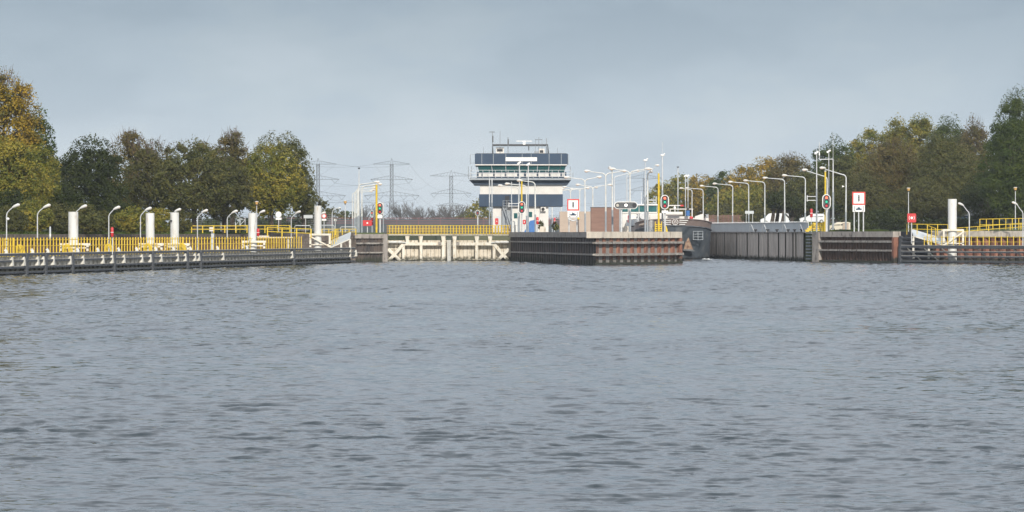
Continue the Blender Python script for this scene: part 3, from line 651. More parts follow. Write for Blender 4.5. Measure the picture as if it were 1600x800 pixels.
tb('glass_core','dark',749,880,258.6,268.7,.4,11.5)
for sx in (-1,1):
    x = 814+sx*70.5; MB().add([(tx(x),TD-.6,tz(258.6)),(tx(x),TD+12.5,tz(258.6)),(tx(x-sx*2.2),TD+12,tz(268.7)),(tx(x-sx*2.2),TD,tz(268.7))],[(0,1,2,3)]).build('side_window', M['glass'], r, TB)
tb('window_head','wall',742.5,886,256.9,258.5,-.95,12.9)
tb('roof_band','navy',742,887,240.2,256.8,-.9,12.8)
mb = MB()
for x in (752.5,770.5,790,815.5,829.5,857.5,876.5): mb.box(tx(x),tx(x)+.09,TD-.94,TD-.9,tz(256.5),tz(240.4))
mb.build('panel_joint', M['grey'], r, TB)
MB().box(tx(744),tx(885),TD-.7,TD+12.6,tz(240.2),tz(239.6)).build('roof_edge', M['steel'], r, TB)
tb('nameplate','signwhite',790,839,246,252,-1.0,-.9)
# gallery railing, antennas on its corners
mb = MB()
for y in (266.2,271,276): mb.bar((tx(735),TD-1.4,tz(y)),(tx(892),TD-1.4,tz(y)),.05,.06)
for i in range(17): x = tx(735+i*157/16); mb.box(x-.03,x+.03,TD-1.43,TD-1.77,tz(278.6),tz(266))
for x in (735,892):
    for y in (266.2,271,276): mb.bar((tx(x),TD-1.4,tz(y)),(tx(x),TD+13.8,tz(y)),.05,.06)
mb.build('gallery_railing', M['galv'], r, TB)
for x, a, c in ((732,260,280),(737,260,268),(735,242,257),(891,260,266),(887.5,241,258),(895,270,278)): MB().tube([(tx(x),TD-1.2,tz(c)),(tx(x),TD-1.2,tz(a))],.05,6).build('antenna', M['grey'], r, TB)
mb = MB()
for x0, x1, y in ((732,737,272),(732,736,279),(735,742,255),(735,742,242)): MB().bar((tx(x0),TD-1.2,tz(y)),(tx(x1),TD-1.2,tz(y)),.06,.06).build('antenna_bracket', M['grey'], r, TB)
MB().tube([(tx(769.5),TD,tz(240)),(tx(769.5),TD,tz(226)),(tx(856),TD,tz(226)),(tx(857.2),TD,tz(240))],.10,8).build('roof_frame', M['steel'], r, TB)
mb = MB().tube([(tx(770),TD+6,tz(240)),(tx(770),TD+6,tz(226)),(tx(856),TD+6,tz(226)),(tx(857.2),TD+6,tz(240))],.1,8)
mb.build('roof_frame', M['steel'], r, TB)
mb = MB().box(tx(806.5),tx(831.5),TD-.1,TD+.2,tz(221),tz(220)); mb.box(tx(817),tx(821),TD-.2,TD+.3,tz(226),tz(221)).build('radar', M['signwhite'], r, TB)
for x, a, rr in ((769.5,205,.07),(781.3,205,.05),(793.8,214,.07),(842,214,.05),(854,216,.08),(871,231,.04),(836.5,217,.03),(847,217,.03),(755.5,229,.03)):
    MB().tube([(tx(x),TD+1,tz(240)),(tx(x),TD+1,tz(a))],rr,6).build('antenna', M['grey'], r, TB)
mb = MB(); mb.bar((tx(764),TD+1,tz(206)),(tx(773),TD+1,tz(206)),.1,.1); mb.bar((tx(836),TD+1,tz(218)),(tx(847),TD+1,tz(218)),.08,.08); mb.box(tx(793),tx(795),TD+.9,TD+1.1,tz(225),tz(217)); mb.box(tx(769),tx(771),TD+.9,TD+1.1,tz(222),tz(212)); mb.box(tx(825.5),tx(827),TD+.9,TD+1.1,tz(235),tz(228))
mb.build('antenna_bar', M['steel'], r, TB)
for x0, x1, y0_ in ((775,787.5,230),(842,851,232)):
    a = tb('air_unit','wall',x0,x1,y0_,240,1,3); tb('fan','joint',x0+1.5,x1-2,y0_+2.5,y0_+6.5,.95,1.0,a)
tb('air_unit','grey',835,841.5,236,240,1,3)
a = tb('air_unit','wall',845,853,323.5,330,.0,.68); MB().tube([(tx(848.5),TD-.01,tz(326.8)),(tx(848.5),TD-.1,tz(326.8))],.27,12).build('fan', M['dark'], a, TB)
# external steel stair in front of the tower
mb = MB()
for i in range(12): x = 797-i*.9; y = 357-i*2.9; mb.box(tx(x),tx(x+3.4),TD-.1,TD+.9,tz(y),tz(y)+.05)
mb.bar((tx(801),TD-.1,tz(358)),(tx(789),TD-.1,tz(322)),.08,.2); mb.bar((tx(797),TD-.1,tz(358)),(tx(786),TD-.1,tz(322)),.08,.2)
mb.box(tx(786),tx(800),TD-.6,TD+1.2,tz(322.3),tz(321.3))
for x in (786,792,800): mb.box(tx(x)-.04,tx(x)+.04,TD-.6,TD-.52,tz(358),tz(313))
mb.bar((tx(786),TD-.6,tz(313.5)),(tx(800),TD-.6,tz(313.5)),.05,.05); mb.bar((tx(786),TD-.6,tz(317.5)),(tx(800),TD-.6,tz(317.5)),.05,.05)
mb.build('stair', M['grey'], r, TB)
mb = MB()
for x, yy in ((788,318),(798,312)): mb.bar((tx(x-6),TD-.8,tz(yy+6)),(tx(x),TD-.8,tz(yy)),.15,.2)
tb('door','parapet',776,783,338,361,.6,.67); tb('door','joint',789,796,306,322,-.1,-.03); tb('stair_recess','grey',784.5,800,329,361,.55,.64); tb('window','glass',803,808.5,333,341,.6,.68); tb('door','parapet',834,840,341,361,.6,.67); tb('window','glass',826,831.5,331,339,.6,.68)

# beige and brown wall blocks on the island
D = 505; o = MB().box(px(874.5,D),px(923,D),D,D+3,4.1,pz(330.5,D)).build('screen_wall', M['beige'], base=(px(898,D),D,4.1)); tag(o, 'pale beige wall block standing behind the red bordered sign', 'wall block')
D = 480; r = thing('screen_wall', 'tall brown wall block left of the barge wheelhouse', 'wall block', (px(945,D),D,4.1)); B0 = (px(945,D),D,4.1)
MB().box(px(923.6,D),px(967.5,D),D,D+3.4,4.1,pz(324.3,D)).build('wall', M['brownwall'], r, B0)
MB().box(px(967.6,D),px(969.5,D),D+.1,D+3.3,4.1,pz(324.3,D)).build('side_panel', M['grey'], r, B0)
MB().box(px(922.8,D),px(969.6,D),D-.06,D+3.45,pz(324.2,D),pz(323.5,D)).build('coping', M['steel'], r, B0)
# small clutter in front of the tower
D = 530; o = MB().add([(px(819,D),D,4.12),(px(836,D),D,4.12),(px(836,D),D+2,4.12),(px(819,D),D+2,4.12),(px(828,D),D,pz(345,D)),(px(836,D),D,pz(343.5,D)),(px(836,D),D+2,pz(343.5,D)),(px(828,D),D+2,pz(345,D))],[(0,3,2,1),(4,5,6,7),(0,1,5,4),(1,2,6,5),(2,3,7,6),(3,0,4,7)]).build('tarpaulin_cover', M['blue'], base=(px(828,D),D,4.12)); tag(o, 'blue tarpaulin covered heap in front of the tower', 'cover')
D = 500; o = MB().plate([(px(842.5,D),4.12),(px(852.5,D),4.12),(px(853,D),pz(355.5,D)),(px(851,D),pz(353.5,D)),(px(844,D),pz(354,D))], D, D+.9).build('stone_block', M['conc'], base=(px(847,D),D,4.12)); tag(o, 'low pale stone block beside the shrub in front of the tower', 'stone')
D = 530
for i,(x,y,w_) in enumerate(((803,346,5),(806.5,352,4))):
    o = MB().box(px(x,D)-w_*.05,px(x,D)+w_*.05,D,D+.5,4.12,pz(y,D)).box(px(x,D)-w_*.058,px(x,D)+w_*.058,D-.05,D+.55,pz(y,D),pz(y,D)+.07).build('cabinet', M['white'], base=(px(x,D),D,4.12)); tag(o, ['taller white cabinet left of the tower traffic light','shorter white cabinet left of the tower traffic light'][i], 'cabinet')
for i,(x,y,D,w_) in enumerate(((972,356,452,.5),(979,354,452,.6))):
    o = MB().box(px(x,D)-w_/2,px(x,D)+w_/2,D,D+.5,4.15,pz(y,D)).box(px(x,D)-w_/2-.03,px(x,D)+w_/2+.03,D-.03,D+.53,pz(y,D),pz(y,D)+.06).build('cabinet', M['conc'], base=(px(x,D),D,4.15)); tag(o, ['small pale cabinet at the foot of the brown wall block','wider pale cabinet below the horizontal signal board'][i], 'cabinet')

# ------------------------------------------------------------------ tall quay lamps
def lamp(label, X, Y, zb, h, arms, group, name='street_lamp', r0=.115, lowr=.15, m='galv', drop=.55):
    """arms: list of (reach in x, reach in y, rise)"""
    r = thing(name, label, 'street lamp', (X,Y,zb), group=group); lr = random.Random(int(X*37+Y)); r.rotation_euler = (R(lr.uniform(-.5,.5)), R(lr.uniform(-.55,.55)), R(lr.uniform(-4,4)))
    MB().tube([(0,0,0),(0,0,h*.35)],lowr*.85,10).build('pole_base', M['grey'], r, None, True)
    MB().tube([(0,0,h*.35),(0,0,h-drop)],[r0,r0*.75],10).build('pole', M[m], r, None, True)
    for ax, ay, rise in arms:
        L = math.hypot(ax, ay); cx = ax/L; cy = ay/L; rad = min(drop, L*.45); pts = []
        for k in range(7):
            a = math.pi/2*k/6; d = rad*(1-math.cos(a)); z = h-drop + (drop)*math.sin(a); pts.append((cx*d, cy*d, z))
        e = L-.75; pts.append((cx*e, cy*e, h+rise*(e/L)))
        MB().tube(pts, [r0*.72]*6+[r0*.62, r0*.45], 8).build('arm', M[m], r, None, True)
        hp = MB(); z = h+rise; 
        hp.tube([(cx*(L-.85),cy*(L-.85),z-.04),(cx*(L-.6),cy*(L-.6),z),(cx*(L-.2),cy*(L-.2),z+.02),(cx*L,cy*L,z-.02)],[.07,.15,.17,.08],8)
        hd = hp.build('lamp_head', M['lamphead'], r, None, True)
        MB().ball((cx*(L-.3),cy*(L-.3),z-.1),.26,.16,.12,8,5).build('lens', M['lens'], hd, None, True)
    return r
# right quay row; columns and heights read from the photo, depths from equal lamp height
row = [(1321.5,260.5,1280),(1293,263,1254),(1258,273,1221.5),(1226.5,276.5,1192.5),(1195,281,1161.5),(1170,283,1138),(1144.5,286,1113),(1121.7,289.5,1093),(1099,292.5,1071),(1081,293.2,1061)]
Ds = [470,480,533,555,585,600,622,652,679,690]
for i, ((x,y,xh), D) in enumerate(zip(row, Ds)):
    zt = pz(y+ (2 if i<2 else 1), D); L = (x-xh)*D/K; rise = .9 if i < 2 else .25
    j = 9-i
    lab = {0:'tall grey sloping arm lamp, rightmost of the right quay row beside the sign', 1:'tall grey lamp with sloping arm, directly behind the right traffic light'}.get(i, f'tall grey lamp with long left arm on the right quay, {ORD[j]} from the barge')
    lamp(lab, px(x,D), D, 4.13, zt-4.13-rise, [(-L,0,rise)], 'single arm lamps along the right quay')
# left cluster (arms to the right)
for i, (x,y,xh,D) in enumerate(((560.6,288.5,594,492),(565.3,291.5,597,498),(558.6,293,590,545),(556,297,588,590),(553.4,300,586,640),(550.8,303,583,690))):
    zt = pz(y-4, D); L = (xh-x)*D/K
    lamp(f'tall white lamp with right arm in the cluster left of the lock gate, {ORD[i]} nearest', px(x,D), D, 4.05, zt-4.05-.3, [(L,0,.3)], 'lamp cluster left of the lock gate', m='white')
# in front of the tower (arms to the left)
for i, (x,y,xh,D) in enumerate(((836.6,281.5,808,500),(823,287,789,520),(810,290,777,545),(788.4,293,765,600),(779,294,757,650),(798.8,297,768,640))):
    zt = pz(y, D); L = (x-xh)*D/K
    lamp(['tall white lamp whose arm crosses the tower right of the yellow mast','tall white lamp just right of the tower traffic light','tall white lamp just left of the tower traffic light','tall white lamp over the left corner of the tower base','tall white lamp nearest the tower\'s left edge','tall white lamp in front of the tower stair'][i], px(x,D), D, 4.13, zt-4.13-.25, [(-L,0,.25)], 'single arm lamps in front of the control tower', m='white')
# double lamps on the centre island
for i, (x,y,xl,xr,D) in enumerate(((984.5,263,952,1017,446),(946.5,266.5,913,979,462),(914.5,276,882,941,500),(926,288,899,957,560),(891,293,863,921,595),(905.5,292,879,934,625),(863,309-14,846,882,680),(876.5,309-14,858,896,700))):
    zt = pz(y, D); L1 = (x-xl)*D/K; L2 = (xr-x)*D/K
    lamp(['double armed white lamp above the horizontal signal board, nearest on the island','double armed white lamp in front of the brown wall block','double armed white lamp just right of the red bordered island sign','double armed white lamp behind the gap between the two wall blocks','small double armed lamp behind the red bordered island sign','small double armed lamp above the pale beige wall block','far double armed lamp at the right edge of the tower','farthest double armed lamp right of the tower'][i], px(x,D), D, 4.13, zt-4.13-.35, [(-L1,0,.3),(L2,0,.3)], 'double armed lamps on the centre island', m='white')
for i, (x,y,D,lab) in enumerate(((957,262,450,'tall single pole lamp with head facing the water at the brown wall block'),(1012,268,448,'tall single pole lamp right of the horizontal signal board'))):
    zt = pz(y, D); lamp(lab, px(x,D), D, 4.15, zt-4.15-.2, [(-.3 if i == 0 else .3,-2.2,.2)], 'single pole lamps on the centre pier', m='white')
for i, (x,y,D,lab) in enumerate(((1031,262.5,620,'thin lamp arm passing behind the yellow mast on the centre pier'),(960,271,600,'grey lamp pole with long sloping arm behind the horizontal signal board'),(980,268,640,'farthest grey lamp pole seen just left of the nearest double armed lamp'))):
    zt = pz(y, D); lamp(lab, px(x-18 if i==0 else x,D), D, 4.13, zt-4.13-.5, [((18 if i==0 else 40)*D/K,0,1.0)], None, m='galv')
# small lamps along the left fender, heads leaning right
for i, (x,y,xh) in enumerate(((10.3,320,31),(58.5,320.5,79),(116.5,321.5,136),(170,323.5,188),(219.5,325,237),(271,327,283),(308.5,328.5,325),(355,329.5,371.5),(400.5,329.5,414.5),(455,330.5,470),(494,332,509))):
    p = LF.at(x, -3.1); D = p.y; X = p.x; zb = 1.75; zt = pz(y, D); L = (xh-x)*D/K; r = thing('walkway_lamp', f'small white headed lamp leaning right on the left fender, {ORD[i]} from its near end', 'lamp', (X,D,zb), group='small lamps along the left fender')
    MB().tube([(0,0,0),(0,0,zt-1.0-zb),(.08,0,zt-.75-zb),(.3,0,zt-.5-zb),(L-.65,0,zt-.22-zb)],[.07,.055,.05,.05,.045],8).build('pole', M['galv'], r, None, True)
    h = MB().tube([(L-.75,0,zt-.27-zb),(L-.5,0,zt-.14-zb),(L-.15,0,zt+.0-zb),(L,0,zt+.02-zb)],[.06,.14,.16,.07],8).build('lamp_head', M['lamphead'], r, None, True)
    MB().ball((L-.2,0,zt-.08-zb),.2,.12,.11,8,5).build('lens', M['lens'], h, None, True)
for i, (x,y,xh,D,lab) in enumerate(((1514.5,317.5,1497,447,'small lamp leaning left just right of the right mooring tube'),(1598.3,316,1581,440,'small lamp leaning left at the right edge of the photo'))):
    X = px(x,D); zb = 2.1; zt = pz(y,D); L = (xh-x)*D/K; r = thing('walkway_lamp', lab, 'lamp', (X,D,zb), group='small lamps on the right fender')
    MB().tube([(0,0,0),(0,0,zt-1.5-zb),(-.08,0,zt-1.2-zb),(-.35,0,zt-.9-zb),(L+.6,0,zt-.2-zb)],[.08,.07,.06,.055,.05],8).build('pole', M['galv'], r, None, True)
    h = MB().tube([(L+.75,0,zt-.32-zb),(L+.5,0,zt-.18-zb),(L+.15,0,zt-.02-zb),(L,0,zt-zb)],[.06,.14,.16,.07],8).build('lamp_head', M['lamphead'], r, None, True)
    MB().ball((L+.2,0,zt-.1-zb),.2,.12,.11,8,5).build('lens', M['amber'], h, None, True)
# post-top lamps
for i, (x,y,yb,D,zb,lab) in enumerate(((401,315,365,430,4.1,'thin post lamp with amber top behind the fourth mooring tube'),(539.5,314,368,478,4.0,'thin post lamp with amber top right of the tallest mooring tube'),(1419.5,294,360,470,4.13,'thin post lamp with amber top above the red signal board'),(1586.5,293,355,462,4.3,'thin post lamp with amber top at the far right above the railing'))):
    X = px(x,D); zt = pz(y,D); r = thing('post_lamp', lab, 'lamp', (X,D,zb), group='post lamps with amber tops')
    MB().tube([(0,0,0),(0,0,zt-.45-zb)],[.07,.05],8).build('pole', M['galv'], r, None, True)
    MB().tube([(0,0,zt-.5-zb),(0,0,zt-.35-zb)],[.08,.13],10).build('collar', M['steel'], r, None, True)
    MB().tube([(0,0,zt-.345-zb),(0,0,zt-.02-zb)],[.15,.24],10).build('lantern', M['amber'], r, None, True)
    MB().tube([(0,0,zt-.015-zb),(0,0,zt+.06-zb)],[.26,.2],10).build('lid', M['lamphead'], r, None, True)
X = px(524,520); r = thing('street_lamp', 'low grey lamp arching right between the tallest mooring tube and the lamp cluster', 'street lamp', (px(519,500),500,4.05)); zz = pz(325,500)-4.05
MB().tube([(0,0,0),(0,0,zz-.8),(.12,0,zz-.35),(.4,0,zz-.08),(.9,0,zz)],.055,8).build('pole', M['galv'], r, None, True)
MB().tube([(.85,0,zz),(1.1,0,zz+.02),(1.3,0,zz)],[.06,.11,.06],8).build('lamp_head', M['lamphead'], r, None, True)

# ------------------------------------------------------------------ signals
def oval(cx, cz, w, h, n=10):
    r_ = min(w,h)/2; pts = []
    if h >= w:
        for k in range(n+1): a = math.pi*k/n; pts.append((cx+r_*math.cos(a), cz+h/2-r_+r_*math.sin(a)))
        for k in range(n+1): a = math.pi+math.pi*k/n; pts.append((cx+r_*math.cos(a), cz-h/2+r_+r_*math.sin(a)))
    else:
        for k in range(n+1): a = -math.pi/2+math.pi*k/n; pts.append((cx+w/2-r_+r_*math.cos(a), cz+r_*math.sin(a)))
        for k in range(n+1): a = math.pi/2+math.pi*k/n; pts.append((cx-w/2+r_+r_*math.cos(a), cz+r_*math.sin(a)))
    return pts
def disc(x, y, z, r_, d=.05, n=16): return MB().tube([(x,y,z),(x,y-d,z)], r_, n)
def signal(label, x, yt, yb, D, wpx, zb, lights=('lred','lgreen','lredd'), group='three light traffic signals', pole=True, small=False, plate=None):
    X = px(x,D); zc = (pz(yt,D)+pz(yb,D))/2-zb; h = (yb-yt)*D/K; w_ = wpx*D/K; r = thing('traffic_light', label, 'traffic light', (X,D,zb), group=group)
    if pole: MB().tube([(.02,.25,0),(.02,.25,zc+h*.3)],.12,10).build('pole', M['galv'], r, None, True)
    MB().plate(oval(0,zc,w_,h),-.02,.12).build('backboard', M['signwhite'], r); f = .84
    MB().plate(oval(0,zc,w_*f-.02,h-w_*(1-f)),-.06,-.021).build('face', M['steel'], r)
    n = len(lights)
    for k, lm in enumerate(lights):
        z = zc + h*.27*(1-k) if n == 3 else zc
        hs = disc(0,-.061,z,w_*.23,.03).build('lens_ring', M['black'], r); disc(0,-.092,z,w_*.15,.03).build('lens', M[lm], hs)
        mb = MB(); a0 = [(math.cos(a)*w_*.26, z+math.sin(a)*w_*.26) for a in [math.pi*(.05+.9*i/6) for i in range(7)]]
        vs = [(p[0],-.062,p[1]) for p in a0]+[(p[0],-.32,p[1]) for p in a0]; mb.add(vs, [(i,i+1,i+8,i+7) for i in range(6)]); mb.build('visor', M['black'], r)
    if plate:
        x0,x1,y0_,y1_ = plate; MB().box(px(x0,D)-X,px(x1,D)-X,-.1,-.06,pz(y1_,D)-zb,pz(y0_,D)-zb).build('plate', M['signwhite'], r)
signal('traffic light beside the yellow mast left of the lock gate', 593.5,316,335.5,484,11,4.0, plate=(590,597.5,336,341))
signal('traffic light in front of the control tower below the yellow mast', 815.3,314.5,334,492,10.8,4.12)
signal('traffic light on the centre pier beside the yellow mast and barge', 1038.8,304.5,327,447,13,4.14, plate=(1034,1044,329,333))
signal('traffic light on the right quay behind the yellow mast', 1291.3,303.5,327,466,13,4.14)
signal('small far signal with single red light left of the tower', 746.3,328,337.5,620,6.5,4.1, lights=('lredd',), group=None)
signal('small far signal with red light in front of the lamp cluster', 581.2,328.5,337,560,4.6,4.1, lights=('lred',), group=None)
def mast(label, x, ytop, D, zb, wpx=3.2, m='yellow', ybase=363):
    X = px(x,D); r = thing('mast', label, 'mast', (X,D,zb), group='yellow masts' if m=='yellow' else None)
    MB().tube([(0,0,0),(0,0,pz(ytop,D)-zb)],wpx*D/K/2,10).build('shaft', M[m], r, None, True)
    MB().box(-.25,.25,-.25,.25,0,.06).build('base_plate', M['steel'], r)
    MB().tube([(0,0,pz(ytop,D)-zb),(0,0,pz(ytop,D)-zb+.12)],wpx*D/K/2*1.15,10).build('cap', M['galv'], r, None, True)
    return r
mast('yellow mast left of the lock gate in the lamp cluster', 588.3,288.5,480,3.9)
mast('yellow mast above the traffic light in front of the tower', 815.2,283,494,4.12,2.4)
mast('yellow mast on the centre pier left of its traffic light', 1029.2,271,446,4.14,3.1)
mast('yellow mast on the right quay above its traffic light', 1289.5,268,468,4.14,2.8)
# thin poles and camera masts
def pole(label, x, ytop, D, zb=4.13, w0=2.6, w1=1.4, top=None, side=None, split=.55, whip=None):
    X = px(x,D); s = D/K; r = thing('camera_mast' if top == 'cam' else 'mast', label, 'mast', (X,D,zb)); H = pz(ytop,D)-zb
    MB().tube([(0,0,0),(0,0,H*split)],w0*s/2,10).build('lower_pole', M['grey'], r, None, True)
    MB().tube([(0,0,H*split),(0,0,H)],[w0*s/2*.8,w1*s/2],10).build('upper_pole', M['galv'], r, None, True)
    if top == 'cam':
        c = MB().bar((-.28,-.1,H-.12),(.22,-.1,H+.22),.2,.24).build('camera', M['signwhite'], r); MB().box(-.05,.05,-.15,.05,H-.1,H+.05).build('mount', M['steel'], c)
    elif top == 'knob': MB().tube([(0,0,H),(0,0,H+.2)],[.12,.2],8).build('head', M['black'], r, None, True)
    elif top == 'bird': MB().ball((0,0,H+.12),.3,.16,.14).ball((.25,0,H+.3),.12,.1,.1,8,5).build('dome_camera', M['signwhite'], r, None, True)
    if side:
        y0_, y1_, L = side; z = pz(y0_,D)-zb; z2 = pz(y1_,D)-zb
        MB().bar((0,0,z),(L,0,z),.06,.09).bar((0,0,z2),(L,0,z2),.06,.09).box(min(L,L*1.08),max(L,L*1.08),-.1,.1,z2-.15,z+.15).build('bracket', M['galv'], r)
    if whip: MB().tube([(0,0,H),(0,0,pz(whip,D)-zb)],.028,5).build('whip_antenna', M['galv'], r)
    return r
pole('camera mast with side bracket left of the right traffic light', 1276,239,467,top='cam',side=(307,313,-1.25))
pole('camera mast behind the right traffic light', 1295,237,472,top='cam')
pole('tall mast with cross arm right of the right traffic light', 1301.7,249,470,w0=3.2,whip=210)
pole('tall mast with whip antenna and camera on the centre pier', 1035,244,449,w0=2.8,w1=1.8,top='bird',whip=222)
pole('slim mast with camera cluster beside the pier lamp', 1008.3,252,452,w0=3.2,w1=.8,top='bird',split=.5)
pole('thin dark topped pole above the barge bow', 1059.3,262,600,w0=1.8,w1=1.6,top='knob')
pole('pair of far camera poles above the barge, left one', 1071,275,640,w0=1.6,w1=1.4,top='cam')
pole('pair of far camera poles above the barge, right one', 1075,275,644,w0=1.6,w1=1.4,top='cam')
pole('thin dark topped pole left of the lamp cluster top', 561,264,520,w0=3,w1=.9,top='knob',split=.65)
pole('tall camera mast in front of the tower left of the traffic light', 811.5,255,510,w0=1.9,w1=1.7,top='cam',side=(318,322,-1.5))
pole('tall camera mast in front of the tower right of the traffic light', 825.5,257,508,w0=1.9,w1=1.6,top='cam')
pole('slim grey mast left of the tower base, left of two', 764.8,279,520,w0=2,w1=1.8)
pole('slim grey mast left of the tower base, right of two', 768.7,279,522,w0=2,w1=1.8)
pole('slim mast right of the traffic light at the lock gate', 599,316,484,w0=1.8,w1=1.6)
pole('grey post left of the traffic light at the lock gate', 584.8,324,482,zb=3.9,w0=2.2,w1=2.2)
pole('slim white mast at the right edge of the tower stair', 799.3,284,530,w0=1.4,w1=1.2)
r = [o for o in bpy.data.objects if o.get('label','') == 'tall mast with cross arm right of the right traffic light'][0]; s = 470/K
MB().bar((0,0,pz(248.5,470)-4.13),(-21.5*s,0,pz(249,470)-4.13),.08,.1).tube([(-21.5*s,0,pz(249,470)-4.13),(-21.5*s,0,pz(222,470)-4.13)],.05,6).build('cross_arm', M['galv'], r)
MB().box(-22.3*s,-20.7*s,-.1,.1,pz(243,470)-4.13,pz(238,470)-4.13).build('siren', M['signwhite'], r)
o = MB().tube([(px(1319,470),469.8,pz(291.5,470)),(px(1315.5,470),469.8,pz(291.5,470))],[.05,.16],10).build('loudspeaker', M['signwhite'], base=(px(1319,470),469.8,pz(292,470))); tag(o,'white horn loudspeaker mounted on the rightmost quay lamp','loudspeaker')
o = MB().ball((px(13.5,326),325.5,pz(342,326)),.16,.14,.13).build('floodlight', M['signwhite'], base=(px(13.5,326),325.5,pz(342,326))); tag(o,'small white floodlight on the leftmost walkway lamp','floodlight')
# horizontal signal board
D = 446; X = px(978,D); r = thing('signal_board', 'horizontal oval signal board with three lamps on the centre pier', 'signal', (X,D,4.15)); zc = pz(320.8,D)-4.15; w_ = 36.5*D/K; h = 11.5*D/K
MB().plate(oval(0,zc,w_,h),-.05,.15).build('backboard', M['signwhite'], r); MB().plate(oval(0,zc,w_-.16,h-.16),-.1,-.051).build('face', M['steel'], r)
for k, lm in ((-1,'loff'),(0,'lwhite'),(1,'black')):
    hs = disc(k*w_*.36,-.101,zc,.28,.03).build('lens_ring', M['black'], r); disc(k*w_*.36,-.132,zc,.2,.03).build('lens', M[lm] if lm!='loff' else M['grille'], hs)
for xx in (-3.5,2.8): MB().tube([(xx*D/K*2,.3,0),(xx*D/K*2,.3,zc-h*.3)],.13,10).build('post', M['galv'], r, None, True)

# ------------------------------------------------------------------ signs
def waterway_sign(label, x0, x1, y0_, y1_, yp, D, zb, legs):
    xc = (x0+x1)/2; X = px(xc,D); s = D/K; r = thing('waterway_sign', label, 'sign', (X,D,zb), group='red bordered waterway signs')
    z = lambda y: pz(y,D)-zb; W = (x1-x0)/2*s
    MB().box(-W,W,-.05,.03,z(y1_),z(y0_)).build('border', M['signred'], r); bw = 2.0*s
    MB().box(-W+bw,W-bw,-.056,-.051,z(y1_)+bw,z(y0_)-bw).build('panel', M['signwhite'], r)
    ym = (y0_+y1_)/2; MB().plate(oval(0,z(ym),2.8*s,(y1_-y0_)*.5*s),-.066,-.0565).build('bar_symbol', M['black'], r)
    for k in (-1,0,1): disc(0,-.067,z(ym)+k*.24*(x1-x0)/20,.07,.008,10).build('dot', M['grey'], r)
    q = MB().box(-W*.93,W*.93,-.05,.03,z(yp),z(y1_)-.03).build('lower_panel', M['signwhite'], r)
    zc = (z(yp)+z(y1_))/2-.03
    mb = MB().plate([(-5.2*s,zc),(5.2*s,zc),(4.2*s,zc-2.2*s),(-4.2*s,zc-2.2*s)],-.058,-.0505); mb.plate([(-2.2*s,zc+.004),(2.6*s,zc+.004),(2.0*s,zc+1.8*s),(-.6*s,zc+1.8*s),(-.8*s,zc+3*s),(-1.6*s,zc+3*s),(-1.6*s,zc+1.6*s)],-.058,-.0505)
    mb.build('ship_symbol', M['navy'], q)
    MB().box(-W*.72,-W*.64,-.058,-.051,z(yp)+1*s,z(y1_)-2.0*s).box(W*.64,W*.72,-.058,-.051,z(yp)+1*s,z(y1_)-2.0*s).box(-W*.72,-W*.4,-.064,-.0585,z(yp)+1*s,z(yp)+1.7*s).box(W*.4,W*.72,-.064,-.0585,z(yp)+1*s,z(yp)+1.7*s).build('quay_symbol', M['navy'], q)
    for lx in legs: MB().tube([(px(lx,D)-X,.12,0),(px(lx,D)-X,.12,z(y0_)-.1)],.085,8).build('leg', M['galv'], r, None, True)
waterway_sign('red bordered square sign with ship panel on the centre island', 886.2,905,311,329,339.5,452,4.13,(889,901.5))
waterway_sign('red bordered square sign with ship panel on the right bank lawn', 1331.6,1352,299.7,320,331,458,4.13,(1334.8,1341.8,1349.2))
MB_ = MB().tube([P(887.5,342,451),P(895,345,451),P(903,343,451),P(906,340.5,451)],.1,6).tube([P(888,341,451),P(905,341,451)],.06,6)
tag(MB_.build('cable_coil', M['galv'], base=tuple(P(895,343,451))), 'grey cable tray slung beneath the island sign', 'cable tray')
tag(MB().ball(P(903.8,341.5,450.6),.16,.12,.16).build('lamp', M['yellow'], base=tuple(P(903.8,341.5,450.6))), 'small round yellow lamp under the island sign', 'lamp')
def red_box(label, x0, x1, y0_, y1_, D, zb, sym=None, leg=True):
    X = px((x0+x1)/2,D); r = thing('signal_box', label, 'sign', (X,D,zb)); z = lambda y: pz(y,D)-zb; W=(x1-x0)/2*D/K; H=(y1_-y0_)*D/K; zc = z((y0_+y1_)/2)
    MB().plate([(X_,Z_) for X_,Z_ in [(-W+.06,zc-H/2),(W-.06,zc-H/2),(W,zc-H/2+.06),(W,zc+H/2-.06),(W-.06,zc+H/2),(-W+.06,zc+H/2),(-W,zc+H/2-.06),(-W,zc-H/2+.06)]],-.08,.1).build('board', M['red'], r)
    q = disc(0,-.081,zc,min(W,H/2)*.30,.01).build('dot_symbol', M['signwhite'], r)
    if sym:
        mb = MB()
        for sx in (-1,1):
            pts = [(sx*W*.62*math.cos(a)+0, -.09, zc+W*.62*math.sin(a)) for a in [R(-42+14*k) for k in range(7)]]
            mb.tube(pts, .035, 5)
        mb.build('arc_symbol', M['signwhite'], r)
    if leg: MB().tube([(0,.16,0),(0,.16,zc)],.07,8).build('leg', M['galv'], r, None, True)
red_box('large red board with white alarm symbol on the right bank', 1417.7,1431.3,333.5,347.5,447,2.6,True)
red_box('red board with white dot beside the lamp cluster left of the gate', 567,581,344,353,482,3.9,False)
red_box('upright red board left of the tower stair', 773.5,778.8,341,350.8,540,4.12,False)
red_box('red board right of the tower traffic light pole', 816.3,822,343.5,350.3,535,4.12,False)
